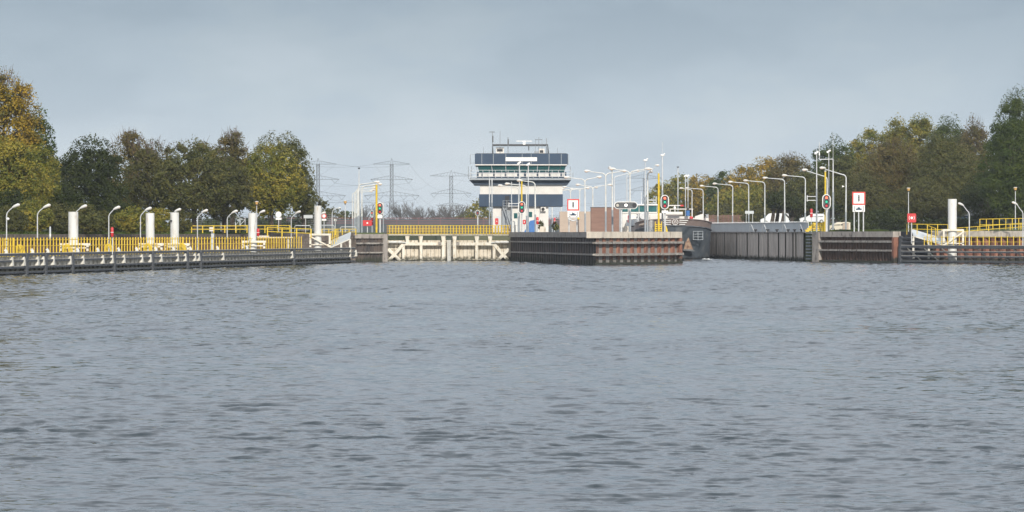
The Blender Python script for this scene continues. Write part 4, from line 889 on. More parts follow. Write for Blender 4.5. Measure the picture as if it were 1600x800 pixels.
def buoy_case(label, x, y0_, y1_, wpx, D, zb):
    X = px(x,D); z0 = pz(y1_,D)-zb; z1 = pz(y0_,D)-zb; rr = wpx*D/K/2; r = thing('lifebuoy_case', label, 'lifebuoy case', (X,D,zb), group='red lifebuoy cases')
    MB().tube([(0,0,z0),(0,0,z0+.12),(0,0,z1-.12),(0,0,z1)],[rr*.7,rr,rr,rr*.6],12).build('case', M['red'], r, None, True)
    MB().tube([(0,rr+.06,0),(0,rr+.06,z1)],.05,8).build('post', M['galv'], r, None, True)
    MB().box(-rr*1.02,rr*1.02,-rr*1.03,-rr*.7,z0+.45*(z1-z0),z0+.50*(z1-z0)).build('strap', M['signwhite'], r)
buoy_case('red lifebuoy case beside the fourth walkway lamp on the left', 175.3,355,370,4.6,348,1.8)
buoy_case('red lifebuoy case right of the fourth mooring tube', 403.2,357,369,4.6,420,2.0)
buoy_case('red lifebuoy case next to the lock gate traffic light', 581.4,340,352,3.2,484,3.9)
buoy_case('red lifebuoy case in front of the tower near the white lamp', 839.8,339,350.5,4,505,4.12)
buoy_case('far red lifebuoy case right of the tower', 866.5,340,350,3,600,4.12)
buoy_case('red lifebuoy case below the horizontal signal board', 982.8,336,348,4.2,452,4.14)
buoy_case('red lifebuoy case above the parapet on the right quay', 1267.8,326,339.5,4.4,480,4.13)
def plate_sign(label, kind, x, y0_, y1_, w, D, zb, m='parapet', extra=None, posts=(0,)):
    X = px(x,D); r = thing('sign', label, 'sign', (X,D,zb)); z = lambda y: pz(y,D)-zb; s = D/K
    if kind == 'round': disc(0,-.05,z((y0_+y1_)/2),(y1_-y0_)*s/2,.05,20).build('disc', M[m], r)
    else: MB().box(-w/2*s,w/2*s,-.06,0,z(y1_),z(y0_)).build('board', M[m], r)
    if extra: MB().box(-extra[2]/2*s,extra[2]/2*s,-.06,0,z(extra[1]),z(extra[0])).build('plate', M['signwhite'], r)
    for dx in posts: MB().tube([(dx*s,.06,0),(dx*s,.06,z(y0_)-.1)],.045,8).build('post', M['galv'], r, None, True)
    return r
plate_sign('round white backed sign with small plate on the left lawn', 'round', 435.3,330.5,339.8,0,432,4.1,'signwhite',(340,343.5,9))
q = plate_sign('round sign with red ring just right of the tallest mooring tube', 'round', 506.3,333.5,341.5,0,462,3.9,'signred',(342,344.8,7))
disc(0,-.11,pz(337.5,462)-3.9,.22,.01,16).build('centre', M['signwhite'], q)
plate_sign('wide grey blank board left of the tallest mooring tube', 'box', 481.5,336,341,14,465,4.0,'parapet',None,(-4,))
plate_sign('small square plate on a post behind the yellow railing', 'box', 524,342,345.5,4.5,500,4.0,'wall')
plate_sign('two posted blue-grey board behind the right quay parapet', 'box', 1171,329.5,334,13.5,560,4.13,'parapet',None,(-5,5))
plate_sign('white notice plate on the left lawn beside the railing', 'box', 331,355,361.5,7.8,404,4.0,'wall')
o = MB().box(px(330,400),px(334.3,400),400,400.4,2.0,pz(365,400)).box(px(329.7,400),px(334.6,400),399.95,400.45,pz(365,400),pz(364.6,400)).build('cabinet', M['parapet'], base=(px(332,400),400,2.0)); tag(o,'grey cabinet standing left of the white gangway','cabinet')
for i,(x,y0_,y1_,D,lab) in enumerate(((78.4,354,372,350,'blue and white marker post behind the yellow fence, near the first lamps'),(345.3,336.5,352,430,'blue-grey marker post beneath the left trees'))):
    X = px(x,D); zb = 2.0 if i==0 else 4.2; z1 = pz(y0_,D)-zb; r = thing('marker_post', lab, 'post', (X,D,zb)); rr = 1.35*D/K
    MB().tube([(0,0,0),(0,0,z1*.45 if i==0 else z1*.2)],rr*.6,8).build('lower_post', M['grey'], r, None, True); MB().tube([(0,0,z1*.45 if i==0 else z1*.2),(0,0,z1)],rr,8).build('upper_post', M['parapet'] if i else MATS['blue_grey_cladding'], r, None, True)
    MB().tube([(0,0,z1*.62),(0,0,z1*.72)],rr*1.05,8).build('band', M['signwhite'] if i==0 else M['navy'], r, None, True)
# ------------------------------------------------------------------ road bridge far behind
BD = 800.0; r = thing('road_bridge', 'long low haze-toned bridge with dull red rails behind the locks', 'bridge', (0,BD,4)); B0 = (0,BD,4)
MB().box(px(380,BD),px(905,BD),BD,BD+6,3.5,pz(352,BD)).build('girder', M['brick'], r, B0)
MB().box(px(905,BD)+.1,px(1168,BD),BD,BD+6,3.5,pz(352,BD)).build('girder', M['brick'], r, B0)
for y in (340.8,345.0,348.5): MB().bar((px(380,BD),BD-.1,pz(y,BD)),(px(1168,BD),BD-.1,pz(y,BD)),.12,.14).build('rail', M['rail_red'], r, B0)
for k in range(24):
    x = px(382+k*34,BD); MB().box(x-.06,x+.06,BD-.2,BD-.05,pz(353,BD),pz(340.4,BD)).build('post', M['rail_red'], r, B0)
for k in range(2): MB().box(px(380,BD),px(1168,BD),BD+4+k*.2,BD+4.1+k*.2,pz(352,BD),pz(342.5+k,BD)).build('screen', M['brick'], r, B0) if k == 0 else None
# nearer right-hand brick rail
D = 720; r = thing('fence', 'reddish brown slatted fence right of the barge under the lamps', 'fence', (px(1136,D),D,4.13)); B0 = (px(1136,D),D,4.13)
mb = MB()
for k in range(9): mb.box(px(1106,D),px(1163,D),D,D+.06,pz(351.5-k*1.8,D),pz(350.6-k*1.8,D))
mb.build('slats', MATS['brown_wall'], r, B0)
for k in range(8): x = px(1106+8*k,D); MB().box(x-.05,x+.05,D-.08,D-.005,4.13,pz(335.6,D)).build('post', M['rail_red'], r, B0)

# ------------------------------------------------------------------ pylons and wires
def pylon(label, x, ytop, D, arms, wb, wt, group='lattice pylons on the horizon'):
    X = px(x,D); s = D/K; H = pz(ytop,D)-4; r = thing('pylon', label, 'pylon', (X,D,4), group=group); b = MB(); t = .20*D/2200
    za = [pz(a[0],D)-4 for a in arms]; zlow = min(za)
    def hw(z): return wb/2*s + (wt-wb)/2*s*min(1,z/(zlow if zlow > 1 else 1)) if z < zlow else wt/2*s
    lv = []; z = 0
    while z < za[0]-.1: lv.append(z); z += max(2.2, hw(z)*2.5)
    lv.append(za[0])
    for a, c in zip(lv[:-1], lv[1:]):
        A = hw(a); C = hw(c)
        for sx in (-1,1):
            for sy in (-1,1): b.bar((sx*A,sy*A,a),(sx*C,sy*C,c),t*1.5,t*1.5)
            b.bar((-A,sx*A,a),(C,sx*C,c),t,t); b.bar((A,sx*A,a),(-C,sx*C,c),t,t)
        b.bar((-A,-A,a),(A,-A,a),t,t)
    C = hw(za[0]); 
    for sx in (-1,1): b.bar((sx*C,0,za[0]),(0,0,H),t,t)
    b.build('lattice', M['pylon'], r)
    for (y, half, rise, vs_), z in zip(arms, za):
        m_ = MB(); L = half*s; hc = hw(z); pk = rise*s
        for sx in (-1,1):
            m_.bar((sx*hc,-hc*.6,z),(sx*L,0,z),t,t); m_.bar((sx*hc,hc*.6,z),(sx*L,0,z),t,t); m_.bar((sx*hc,0,z+pk),(sx*L,0,z+.3*s),t,t)
            n = 6
            for k in range(1,n): f = k/n; x_ = hc+(L-hc)*f; m_.bar((sx*x_,0,z),(sx*(x_-(L-hc)/n*.5),0,z+pk*(1-f)+.2*s),t*.6,t*.6)
        m_.bar((-hc,0,z),(hc,0,z),t,t); m_.build('crossarm', M['pylon'], r)
        for vx in vs_:
            for sx in (-1,1): MB().bar((sx*(vx-5.5)*s,0,z),(sx*vx*s,0,z-6*s),t*.9,t*.9).bar((sx*(vx+5.5)*s,0,z),(sx*vx*s,0,z-6*s),t*.9,t*.9).build('insulator', M['pylon'], r)
    return r
armsA = lambda y0_, y1_, y2_, k: [(y0_,28.5*k,5,[]),(y1_,33*k,6,[26.5*k]),(y2_,43*k,7,[19*k,37*k])]
pylon('tall pylon left of the control tower, in open sky', 612, 247, 2150, armsA(256.5,280.5,306,1), 11, 4.6)
pylon('pylon partly hidden by the left trees', 497, 247, 2150, armsA(256.5,280.5,306,1), 11, 4.6)
pylon('smaller pylon directly left of the control tower', 705, 265.5, 2750, [(275,33,6,[]),(302.5,31,7,[27]),(321,20,4,[])], 11.5, 5)
pylon('pylon seen between the centre island lamps', 1007, 262, 2600, [(278.5,27,6,[]),(298,25,7,[20])], 8, 4)
mb = MB()
def wire(a, c, sag, r_=.05):
    a = Vector(a); c = Vector(c); pts = []
    for k in range(13): f = k/12; p = a.lerp(c,f); p.z -= sag*4*f*(1-f); pts.append(p)
    mb.tube(pts, r_, 4)
for y, hs in ((256.5,(28,)),(286,(26.5,)),(312,(19,37))):
    for h in hs:
        for sx in (-1,1):
            wire(P(497+sx*h,y,2150), P(612+sx*h,y,2150), 2); wire(P(612+sx*h,y,2150), P(705+sx*h*.8,y+(18 if y < 300 else 12),2750), 14); wire(P(497+sx*h,y,2150), P(497-130+sx*h,y-10,1700), 10); wire(P(705+sx*h*.8,y+(18 if y < 300 else 12),2750), P(1007+sx*h*.7,y+22 if y < 300 else y+8,2600), 8)
o = mb.build('power_lines', M['pylon'], base=(px(612,2150),2150,4)); tag(o, 'thin power lines sagging between the distant pylons', 'power lines')
# ------------------------------------------------------------------ barge in the right chamber
BX, BY = px(1054.5,513), 512.0
bg_ = thing('barge', 'large dark hulled cargo barge leaving the right lock chamber, bow first', 'barge', (BX,BY,0)); B0 = None
HB = 5.75
def hb(y, s0, L, p=2.3):
    t = max(0, min(1, (y-s0)/L)); return HB*(1-(1-t)**p)**(1/p)
NB = 22
def section(y):
    """half-section from waterline to bulwark top: (x, z)"""
    sheer = 1.15*max(0, 1-y/14)**1.6
    zt = 4.95+sheer; zb = zt-1.0
    return [(hb(y,3.2,8),-1.2),(hb(y,2.6,8),0.0),(hb(y,2.0,7.5),1.6),(hb(y,1.1,7),3.0),(hb(y,.35,6.6),zb),(hb(y,.0,6.4),zt)]
ys = [0.0,.05,.15,.3,.5,.75,1.0,1.4,1.8,2.3,2.9,3.5,4.2,5,6,7,8,9.5,11,14,30,60,100]
def loft(idx, close=False, inset=0):
    mb = MB(); rows = []
    for y in ys:
        sc = section(y); row = []
        for i in idx: row.append((max(sc[i][0]-inset,0), y, sc[i][1]))
        rows.append(row)
    n = len(idx); vs = []
    for row in rows:
        vs += [(p[0],p[1],p[2]) for p in row]; 
    off = len(vs); 
    for row in rows: vs += [(-p[0],p[1],p[2]) for p in row]
    fs = []
    for i in range(len(rows)-1):
        for k in range(n-1):
            a = i*n+k; fs.append((a,a+n,a+n+1,a+1)); a += off; fs.append((a,a+1,a+n+1,a+n))
    for k in range(n-1): fs.append((k, k+1, off+k+1, off+k))
    return mb.add(vs, fs)
loft([0,1,2,3,4]).build('hull', M['hull'], bg_, None, True)
loft([4,5]).build('bulwark', M['bulwark'], bg_, None, True)
dk = MB(); rows = [(max(section(y)[4][0]-.05,.0),y,section(y)[4][1]+.05) for y in ys[2:]]
dk.add([(x,y,z) for x,y,z in rows]+[(-x,y,z) for x,y,z in rows], [(i,len(rows)+i,len(rows)+i+1,i+1) for i in range(len(rows)-1)]); dk.build('deck', M['bulwark'], bg_)
# rubbing strake and its white cap line
def bow_pts(frac, dz, side, t0, t1, n=14, out=.05, z_from=5):
    """points on the bulwark surface: arc position t in 0..1 towards the side"""
    pts = []
    for k in range(n):
        t = t0+(t1-t0)*k/(n-1); y = 6.4*(1-math.cos(t*math.pi/2)); sc = section(y); a = sc[4]; c = sc[5]
        x = a[0]+(c[0]-a[0])*frac; z = a[1]+(c[1]-a[1])*frac; tx_ = min(1,x/HB)
        pts.append((side*(x+out*tx_), y-out*1.6-.34*(1-frac)*0, z+dz))
    return pts
for side in (1,-1):
    MB().tube(bow_pts(0,0,side,0.0,1.0), .09, 6).build('rubbing_strake', M['hull'], bg_, None, True)
    MB().tube(bow_pts(1,0,side,0.0,1.0), .07, 6).build('cap_rail', M['bulwark'], bg_, None, True)
# emblem: rings with a triangle between tapered stripes, as raised white steel
def on_bow(x, frac):
    """point on the bulwark outer face at offset x from the stem"""
    lo, hi = 0, 6.3
    for _ in range(30):
        m_ = (lo+hi)/2; sc = section(m_); xx = sc[4][0]+(sc[5][0]-sc[4][0])*frac
        if xx < abs(x): lo = m_
        else: hi = m_
    sc = section(lo); return Vector((x, lo-.06, sc[4][1]+(sc[5][1]-sc[4][1])*frac))
for side in (1,-1):
    for f, x1 in ((.80,1.95),(.52,1.75),(.24,1.5)):
        MB().tube([on_bow(side*x,f) for x in np.linspace(.62,x1,8)], .065, 6).build('stripe', M['signwhite'], bg_)
em = MB(); em.tube([on_bow(.42*math.cos(a),.52+.42*math.sin(a)) for a in np.linspace(0,2*math.pi,22)], .045, 6, False)
em.tube([on_bow(.26*math.cos(a),.52+.26*math.sin(a)) for a in [R(90),R(210),R(330),R(90.01)]], .045, 6); em.build('emblem', M['signwhite'], bg_)
nm = MB()
for k in range(7):  # name board smudge on the port bow: raised pale panel
    pass
nm.tube([on_bow(x,.5) for x in np.linspace(-5.2,-4.2,6)], .16, 6).build('name_board', M['beige'], bg_)
# anchor pocket, ladder frame
ap = MB().add([(1.75,1.6,1.55),(3.0,1.9,1.45),(2.2,1.1,3.35),(1.95,2.6,1.6),(2.9,2.8,1.6),(2.2,2.2,3.3)],[(0,1,2),(3,5,4),(0,3,4,1),(1,4,5,2),(2,5,3,0)])
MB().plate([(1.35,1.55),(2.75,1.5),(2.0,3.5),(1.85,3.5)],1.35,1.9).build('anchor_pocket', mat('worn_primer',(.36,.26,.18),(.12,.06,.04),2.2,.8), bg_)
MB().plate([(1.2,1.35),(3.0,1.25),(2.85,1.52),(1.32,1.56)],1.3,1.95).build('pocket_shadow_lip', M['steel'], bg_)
lf = MB(); x0, x1, z0, z1 = 2.75,4.2,3.0,4.25
for x in (x0,(x0+x1)/2,x1): lf.box(x-.04,x+.04,.9,1.0,z0,z1)
for k in range(4): z = z0+(z1-z0)*k/3; lf.box(x0-.05,x1+.05,.88,1.02,z-.035,z+.035)
for x in (x0,x1):
    for z in (z0,z1): lf.box(x-.04,x+.04,1.0,2.6,z-.04,z+.04)
lf.build('fender_frame', M['grey'], bg_)
# deck gear on the bow
def bp(nm, m, x0,x1,y0_,y1_,D,d=.4): X0=px(x0,D)-BX; X1=px(x1,D)-BX; return MB().box(X0,X1,D-BY,D-BY+d,pz(y1_,D),pz(y0_,D)).build(nm, M[m], bg_)
bp('winch','wall',1043.5,1061,335,341,519,1.6); bp('winch_base','wall',1062,1080,338,343,520,1.4)
o = MB().tube([(px(1040,518)-BX,6,pz(334,518)),(px(1040,518)-BX+2.6,6,pz(334,518))],.3,10).build('winch_drum', M['wall'], bg_, None, True)
bp('mast_bar','wall',1045,1063,320.3,321.8,523,.3); bp('mast_tip','red',1063,1068,320,322.4,523,.3); bp('cross_bar','wall',1046,1083,326,327.3,521,.2)
for x in (1054.5,1047,1081.5): MB().tube([(px(x,521)-BX,9,4.6),(px(x,521)-BX,9,pz(322 if x==1054.5 else 326,521))],.09,8).build('stanchion', M['wall'], bg_, None, True)
MB().ball((px(1054.3,520)-BX,8,pz(325,520)),.2,.2,.25).build('radar_dome', M['signwhite'], bg_, None, True)
MB().tube([(px(1074.8,519)-BX,7,pz(337,519)),(px(1074.8,519)-BX,7,pz(329,519))],.3,14).build('barrel', M['blue'], bg_, None, True)
MB().box(px(1073,519)-BX,px(1076.5,519)-BX,6.9,7.2,pz(329,519),pz(325,519)).build('lantern', M['black'], bg_)
MB().ball((px(1080,517)-BX,5,pz(340.5,517)),.3,.2,.25).build('fender_ball', M['red'], bg_, None, True)
for side in (1,-1):
    q = MB(); 
    for k in range(7): y = 6+1.4*k; q.tube([(side*5.3,y,4.6),(side*5.3,y,pz(334.5,520) if k<5 else pz(338,520))],.035,6)
    for zz in (335,338.5): q.bar((side*5.3,6,pz(zz,520)),(side*5.3,14.4,pz(zz,520)),.06,.06)
    q.build('bow_railing', M['galv'], bg_)
MB().plate([(px(1084,519)-BX,4.9),(px(1100,519)-BX,4.9),(px(1099,519)-BX,pz(333.5,519)),(px(1086,519)-BX,pz(338,519))],7,7.12).build('wind_screen', M['wall'], bg_)
MB().box(4.9,5.35,5.5,10,4.5,pz(341,518)).build('locker', M['wall'], bg_)
MB().box(-5.0,-3.6,9,12,4.4,pz(333.5,523)).box(-3.4,-1.6,9,11,4.4,pz(336,523)).build('locker', M['wall'], bg_)
MB().tube([(-4.5,7.8,pz(337,520)),(-4.5,9,pz(337,520))],.55,14).build('hose_reel', M['galv'], bg_, None, True)
# hatches
for k in range(7):
    y0_ = 20+9.6*k; MB().add([(-4.6,y0_,5.2),(4.6,y0_,5.2),(4.6,y0_+9.3,5.2),(-4.6,y0_+9.3,5.2),(-4.4,y0_,6.3),(0,y0_,6.75),(4.4,y0_,6.3),(4.4,y0_+9.3,6.3),(0,y0_+9.3,6.75),(-4.4,y0_+9.3,6.3)],[(0,1,6,5,4),(3,9,8,7,2),(4,5,8,9),(5,6,7,8),(0,4,9,3),(1,2,7,6)]).build('hatch_cover', M['wall'] if k % 2 == 0 else M['parapet'], bg_)
# wheelhouse far aft
WD = 598; wy = WD-BY
def wb(nm, m, x0,x1,y0_,y1_,d0,d1,par=None): return MB().box(px(x0,WD)-BX,px(x1,WD)-BX,wy+d0,wy+d1,pz(y1_,WD),pz(y0_,WD)).build(nm, M[m], par or bg_)
wb('cabin','wall',966,1040,333,358,0,9)
wh = wb('wheelhouse','wall',967,1027,331.2,333,-.2,5); wb('wheelhouse_roof','signwhite',965,1029,319.2,320.8,-.5,5.3)
for a, c in ((967.5,981),(982,998),(999,1012),(1013,1026.5)): wb('window','glass',a,c,321,331,-.1,.0)
for x in (967,981.5,998.5,1012.5,1026.7): wb('window_post','wall',x-.35,x+.35,320.8,331.2,-.15,.1)
wb('window_backing','dark',968,1026,321,331,.5,4.5)
for x, y in ((1003,300),(1026,306)): MB().tube([(px(x,WD)-BX,wy+2,pz(320,WD)),(px(x,WD)-BX,wy+2,pz(y,WD))],.07,6).build('antenna', M['galv'], bg_)
MB().bar((px(1012,WD)-BX,wy+1,pz(312.5,WD)),(px(1026,WD)-BX,wy+1,pz(312.5,WD)),.1,.12).bar((px(1012,WD)-BX,wy+1,pz(317,WD)),(px(1026,WD)-BX,wy+1,pz(317,WD)),.1,.1).build('mast_frame', M['galv'], bg_)
# foam at the bow
o = MB()
rnd = random.Random(4)
for k in range(16): o.ball((rnd.uniform(-.75,.75), rnd.uniform(-.4,.4), .02), rnd.uniform(.12,.3), rnd.uniform(.2,.4), rnd.uniform(.05,.20), 8, 5)
f = o.build('foam', mat('foam',(.75,.78,.78),(.6,.64,.65),3,.9)); f.location = (px(1104,508),508,.0); tag(f, kind='stuff')

# ------------------------------------------------------------------ yellow safety gear on the centre pier
D = 446.5; r = thing('boarding_ladder', 'yellow ladder frame at the foot of the centre pier mast', 'ladder', (px(1027,D),D,4.16)); B0 = (px(1027,D),D,4.16)
for x in (1023.6,1033.6): MB().tube([(px(x,D),D-.2,4.16),(px(x,D),D-.2,pz(348,D)),(px(x+.8,D),D+.3,pz(346.5,D))],.06,8).build('side_rail', M['yellow'], r, B0)
for k in range(4): MB().bar((px(1023.6,D),D-.2,pz(360.5-3.2*k,D)),(px(1033.6,D),D-.2,pz(360.5-3.2*k,D)),.09,.14).build('rung', M['yellow'], r, B0)
D = 447; o = MB().plate([(px(1040.5,D),4.16),(px(1043.5,D),4.16),(px(1043,D),pz(358.5,D)),(px(1041,D),pz(353,D)),(px(1040,D),pz(353,D))],D,D+.3).build('bracket', M['yellow'], base=(px(1042,D),D,4.16)); tag(o,'small yellow bent bracket right of the centre pier mast','bracket')
D = 449; r = thing('railing', 'grey mesh guard rail left of the centre pier mast', 'railing', (px(1017,D),D,4.14)); B0=(px(1017,D),D,4.14); mb = MB()
for k in range(8): mb.bar((px(1015+k,D),D,4.14),(px(1015+k,D),D,pz(345,D)),.04,.04)
mb.bar((px(1015,D),D,pz(345,D)),(px(1022.3,D),D,pz(345,D)),.07,.07); mb.build('bars', M['galv'], r, B0)
# ------------------------------------------------------------------ vehicles
def car(label, name, cat, X, Y, zb, L, W, prof, wins, m, wheels, flip=False, rz=0):
    """prof: outline (x, z) from tail to nose in metres; wins: list of polygons on the flank"""
    r = thing(name, label, cat, (X,Y,zb), rz); f = -1 if flip else 1
    pr = [(f*x, z) for x, z in prof]
    n = len(pr); vs = []; 
    for yy, sc in ((-W/2,1),(W/2,1)): 
        for x, z in pr: vs.append((x, yy*(1-.10*max(0,(z-.9))), z))
    MB().add(vs, [tuple(range(n)), tuple(reversed(range(n,2*n)))]+[(i,n+i,n+(i+1)%n,(i+1)%n) for i in range(n)]).build('body', M[m], r)
    for wp in wins:
        for sy in (-1,1):
            vs = [(f*x, sy*(W/2*(1-.10*2*max(0,(z-.9))/1)+.012), z) for x, z in wp]; vs2 = [(v[0], v[1]-sy*.05, v[2]) for v in vs]; k = len(wp)
            MB().add(vs+vs2, [tuple(range(k)), tuple(reversed(range(k,2*k)))]+[(i,k+i,k+(i+1)%k,(i+1)%k) for i in range(k)]).build('side_window', M['carglass'], r)
    for wx in wheels:
        for sy in (-1,1):
            ty = MB().tube([(f*wx,sy*(W/2-.2),.32),(f*wx,sy*(W/2+.02),.32)],.33,18).build('wheel', M['tyre'], r); MB().tube([(f*wx,sy*(W/2-.02),.32),(f*wx,sy*(W/2+.035),.32)],.2,14).build('rim', M['galv'], ty)
    fr = max(p[0] for p in prof); bk = min(p[0] for p in prof)
    for sy in (-1,1):
        MB().ball((f*(fr-.12),sy*(W/2-.25),.72),.14,.16,.09).build('headlight', M['galv'], r); MB().ball((f*(bk+.05),sy*(W/2-.2),.85),.07,.12,.15).build('tail_light', M['red'], r)
    MB().box(*sorted((f*(fr-.1),f*(fr+.03))),-W/2+.1,W/2-.1,.25,.48).build('bumper', M['steel'], r)
    return r
D = 640
van = [(-2.5,.35),(-2.5,1.9),(-2.3,2.02),(.9,2.02),(1.2,1.92),(1.95,1.15),(2.6,.95),(2.75,.7),(2.75,.3),(-2.4,.3)]
car('white delivery van parked behind the dark tree trunks on the right', 'parked_van', 'van', px(1211,D), D, 5.66, 5.2, 1.9, van, [[(.6,1.2),(1.55,1.2),(1.05,1.8),(.6,1.8)],[(-.6,1.2),(.45,1.2),(.45,1.8),(-.6,1.8)]], 'carwhite', (-1.6,1.75), flip=True)
suv = [(-2.25,.35),(-2.2,1.1),(-1.9,1.55),(-1.4,1.66),(.2,1.66),(1.1,1.12),(2.05,.95),(2.3,.65),(2.25,.28),(-2.2,.28)]
D = 590
car('white car parked on the right bank behind the red lifebuoy case', 'parked_car', 'car', px(1270,D), D, 5.66, 4.5, 1.8, suv, [[(-1.75,1.1),(-.8,1.1),(-.8,1.56),(-1.45,1.56)],[(-.7,1.1),(.9,1.1),(.15,1.56),(-.7,1.56)]], 'carwhite', (-1.4,1.45), flip=True)
D = 490
car('beige car partly hidden by the lowest lamp poles near the lawn', 'parked_car', 'car', px(1311.5,D), D, 4.14, 3.4, 1.7, [(-1.5,.35),(-1.5,1.35),(-1.2,1.42),(.3,1.42),(1.1,.98),(1.6,.85),(1.65,.3),(-1.45,.3)], [[(-.95,.95),(-.1,.95),(-.1,1.33),(-.8,1.33)],[(0,.95),(.9,.95),(.25,1.33),(0,1.33)]], 'carbeige', (-.9,1.05), flip=True)
D = 488; tag(MB().box(px(1316,D),px(1324.5,D),D-1.3,D-.5,4.13,pz(349,D)).box(px(1315.7,D),px(1324.8,D),D-1.35,D-.45,pz(349,D),pz(348.5,D)).build('cabinet', M['beige'], base=(px(1320,D),D,4.13)), 'beige utility cabinet at the foot of the rightmost quay lamp', 'cabinet')
# dark storage building glimpsed beneath the right trees, chain-link screen below the left trees
D = 600; r = thing('shed', 'low dark shed half hidden beneath the right trees', 'shed', (px(1500,D),D,4.2)); B0 = (px(1500,D),D,4.2)
MB().box(px(1455,D),px(1640,D),D,D+8,4.1,pz(337,D)).build('wall', MATS['navy_cladding'], r, B0); MB().add([(px(1452,D),D-.5,pz(337,D)),(px(1643,D),D-.5,pz(337,D)),(px(1643,D),D+8.5,pz(337,D)),(px(1452,D),D+8.5,pz(337,D)),(px(1452,D),D+4,pz(318,D)),(px(1643,D),D+4,pz(318,D))],[(0,1,5,4),(3,4,5,2),(0,4,3),(1,2,5)]).build('roof', MATS['dark_steel'], r, B0)
for x in (1470,1510,1550): MB().box(px(x,D),px(x+9,D),D-.05,D,pz(353,D),pz(341,D)).build('window', M['glass'], r, B0)
D = 475; r = thing('fence', 'tall green chain link fence beneath the left trees', 'fence', (px(440,D),D,4.2)); B0 = (px(440,D),D,4.2)
for k in range(16): x = px(300+15*k,D); MB().tube([(x,D,4.1),(x,D,pz(334,D))],.05,6).build('post', MATS['dark_steel'], r, B0)
mb = MB()
for k in range(90): x = px(300+2.5*k,D); mb.bar((x,D,4.3),(x,D,pz(335,D)),.02,.02)
for k in range(8): mb.bar((px(300,D),D,pz(335+3.2*k,D)),(px(525,D),D,pz(335+3.2*k,D)),.02,.02)
mb.build('mesh', MATS['grey_paint'], r, B0)
# blocky steel frame near the trees
D = 460; r = thing('steel_frame', 'grey braced steel frame standing under the left trees', 'frame', (px(373,D),D,4.3)); B0 = (px(373,D),D,4.3); mb = MB()
for x in (368,375,383): mb.bar((px(x,D),D,4.3),(px(x,D),D,pz(334 if x==368 else 341,D)),.1,.1)
for a, c in (((368,343),(375,335)),((368,338),(383,344)),((368,352),(375,343)),((375,352),(383,343)),((368,343),(383,343))): mb.bar(P(*a,D),P(*c,D),.07,.07)
mb.build('bars', M['parapet'], r, B0)
# ------------------------------------------------------------------ trees
def crown_mesh(name, rx, ry, rz, seed, n_clump, per, leaf, m, gap=.0, squash=1.0, low=.75):
    """many small leaf sprays gathered in clumps through an uneven crown; origin at the crown's centre"""
    g = np.random.default_rng(seed)
    ph = g.uniform(0, 6.28, 8); fr = g.integers(2, 6, 8)
    def shell(n, e):
        d = g.normal(size=(n, 3)); d /= np.linalg.norm(d, axis=1)[:, None]
        az = np.arctan2(d[:,1], d[:,0]); el = np.arcsin(np.clip(d[:,2], -1, 1))
        env = 1 + .05*np.sin(fr[0]*az+ph[0]+2*el) + .045*np.sin(fr[1]*az+ph[1]-3*el) + .035*np.sin(fr[2]*el*2+ph[2]) + .03*np.sin(9*az+ph[3])*np.sin(7*el+ph[4])
        c = d*(env*g.uniform(0, 1, n)**e)[:, None]; c[:,2] = np.where(c[:,2] < 0, c[:,2]*low, c[:,2])
        c[:,:2] *= (1 - .16*np.clip(c[:,2], 0, 1)**2*squash)[:, None]
        return c*np.array([rx, ry, rz]), d
    c, d = shell(n_clump, 1/3.2); c *= .86 + g.normal(0, .025, n_clump)[:, None]
    cr = g.uniform(.09, .19, n_clump)*(rx+rz)/2
    n_c = int(n_clump*per*.62); idx = g.integers(0, n_clump, n_c)
    q = g.normal(size=(n_c, 3)); q /= np.linalg.norm(q, axis=1)[:, None]; rr = g.uniform(0, 1, n_c)**(1/2.2)
    pos = c[idx] + q*(rr*cr[idx])[:, None]*np.array([1,1,.72])
    p2, q2 = shell(n_clump*per-n_c, 1/4.5)
    # thin the smooth fill with a blocky noise so that hollows remain
    h = np.sin(p2[:,0]*2.1+ph[5])*np.sin(p2[:,1]*1.9+ph[6])*np.sin(p2[:,2]*2.3+ph[7]) + .5*np.sin(p2[:,0]*4.7+p2[:,2]*3.9+ph[1])
    keep = h > g.uniform(-1.1, .5, len(h)); p2 = p2[keep]*.95; q2 = q2[keep]
    pos = np.vstack([pos, p2]); q = np.vstack([q, q2]); N_ = len(pos)
    out = q*.6 + np.array([0,0,.55]) + g.normal(0, .55, (N_,3)); out /= np.linalg.norm(out, axis=1)[:, None]
    t = np.cross(out, g.normal(size=(N_,3))); t /= np.linalg.norm(t, axis=1)[:, None]; b_ = np.cross(out, t)
    s = leaf*g.uniform(.55, 1.25, N_)[:, None]
    v = np.empty((N_, 4, 3)); v[:,0] = pos - t*s*.5; v[:,1] = pos + b_*s*.32; v[:,2] = pos + t*s*.5; v[:,3] = pos - b_*s*.32
    me = bpy.data.meshes.new(name); me.vertices.add(N_*4); me.vertices.foreach_set('co', v.reshape(-1).astype(np.float32))
    me.loops.add(N_*4); me.loops.foreach_set('vertex_index', np.arange(N_*4, dtype=np.int32)); me.polygons.add(N_)
    me.polygons.foreach_set('loop_start', np.arange(0, N_*4, 4, dtype=np.int32)); me.polygons.foreach_set('loop_total', np.full(N_, 4, dtype=np.int32))
    me.update(); me.materials.append(m); return me, c
CM = {}
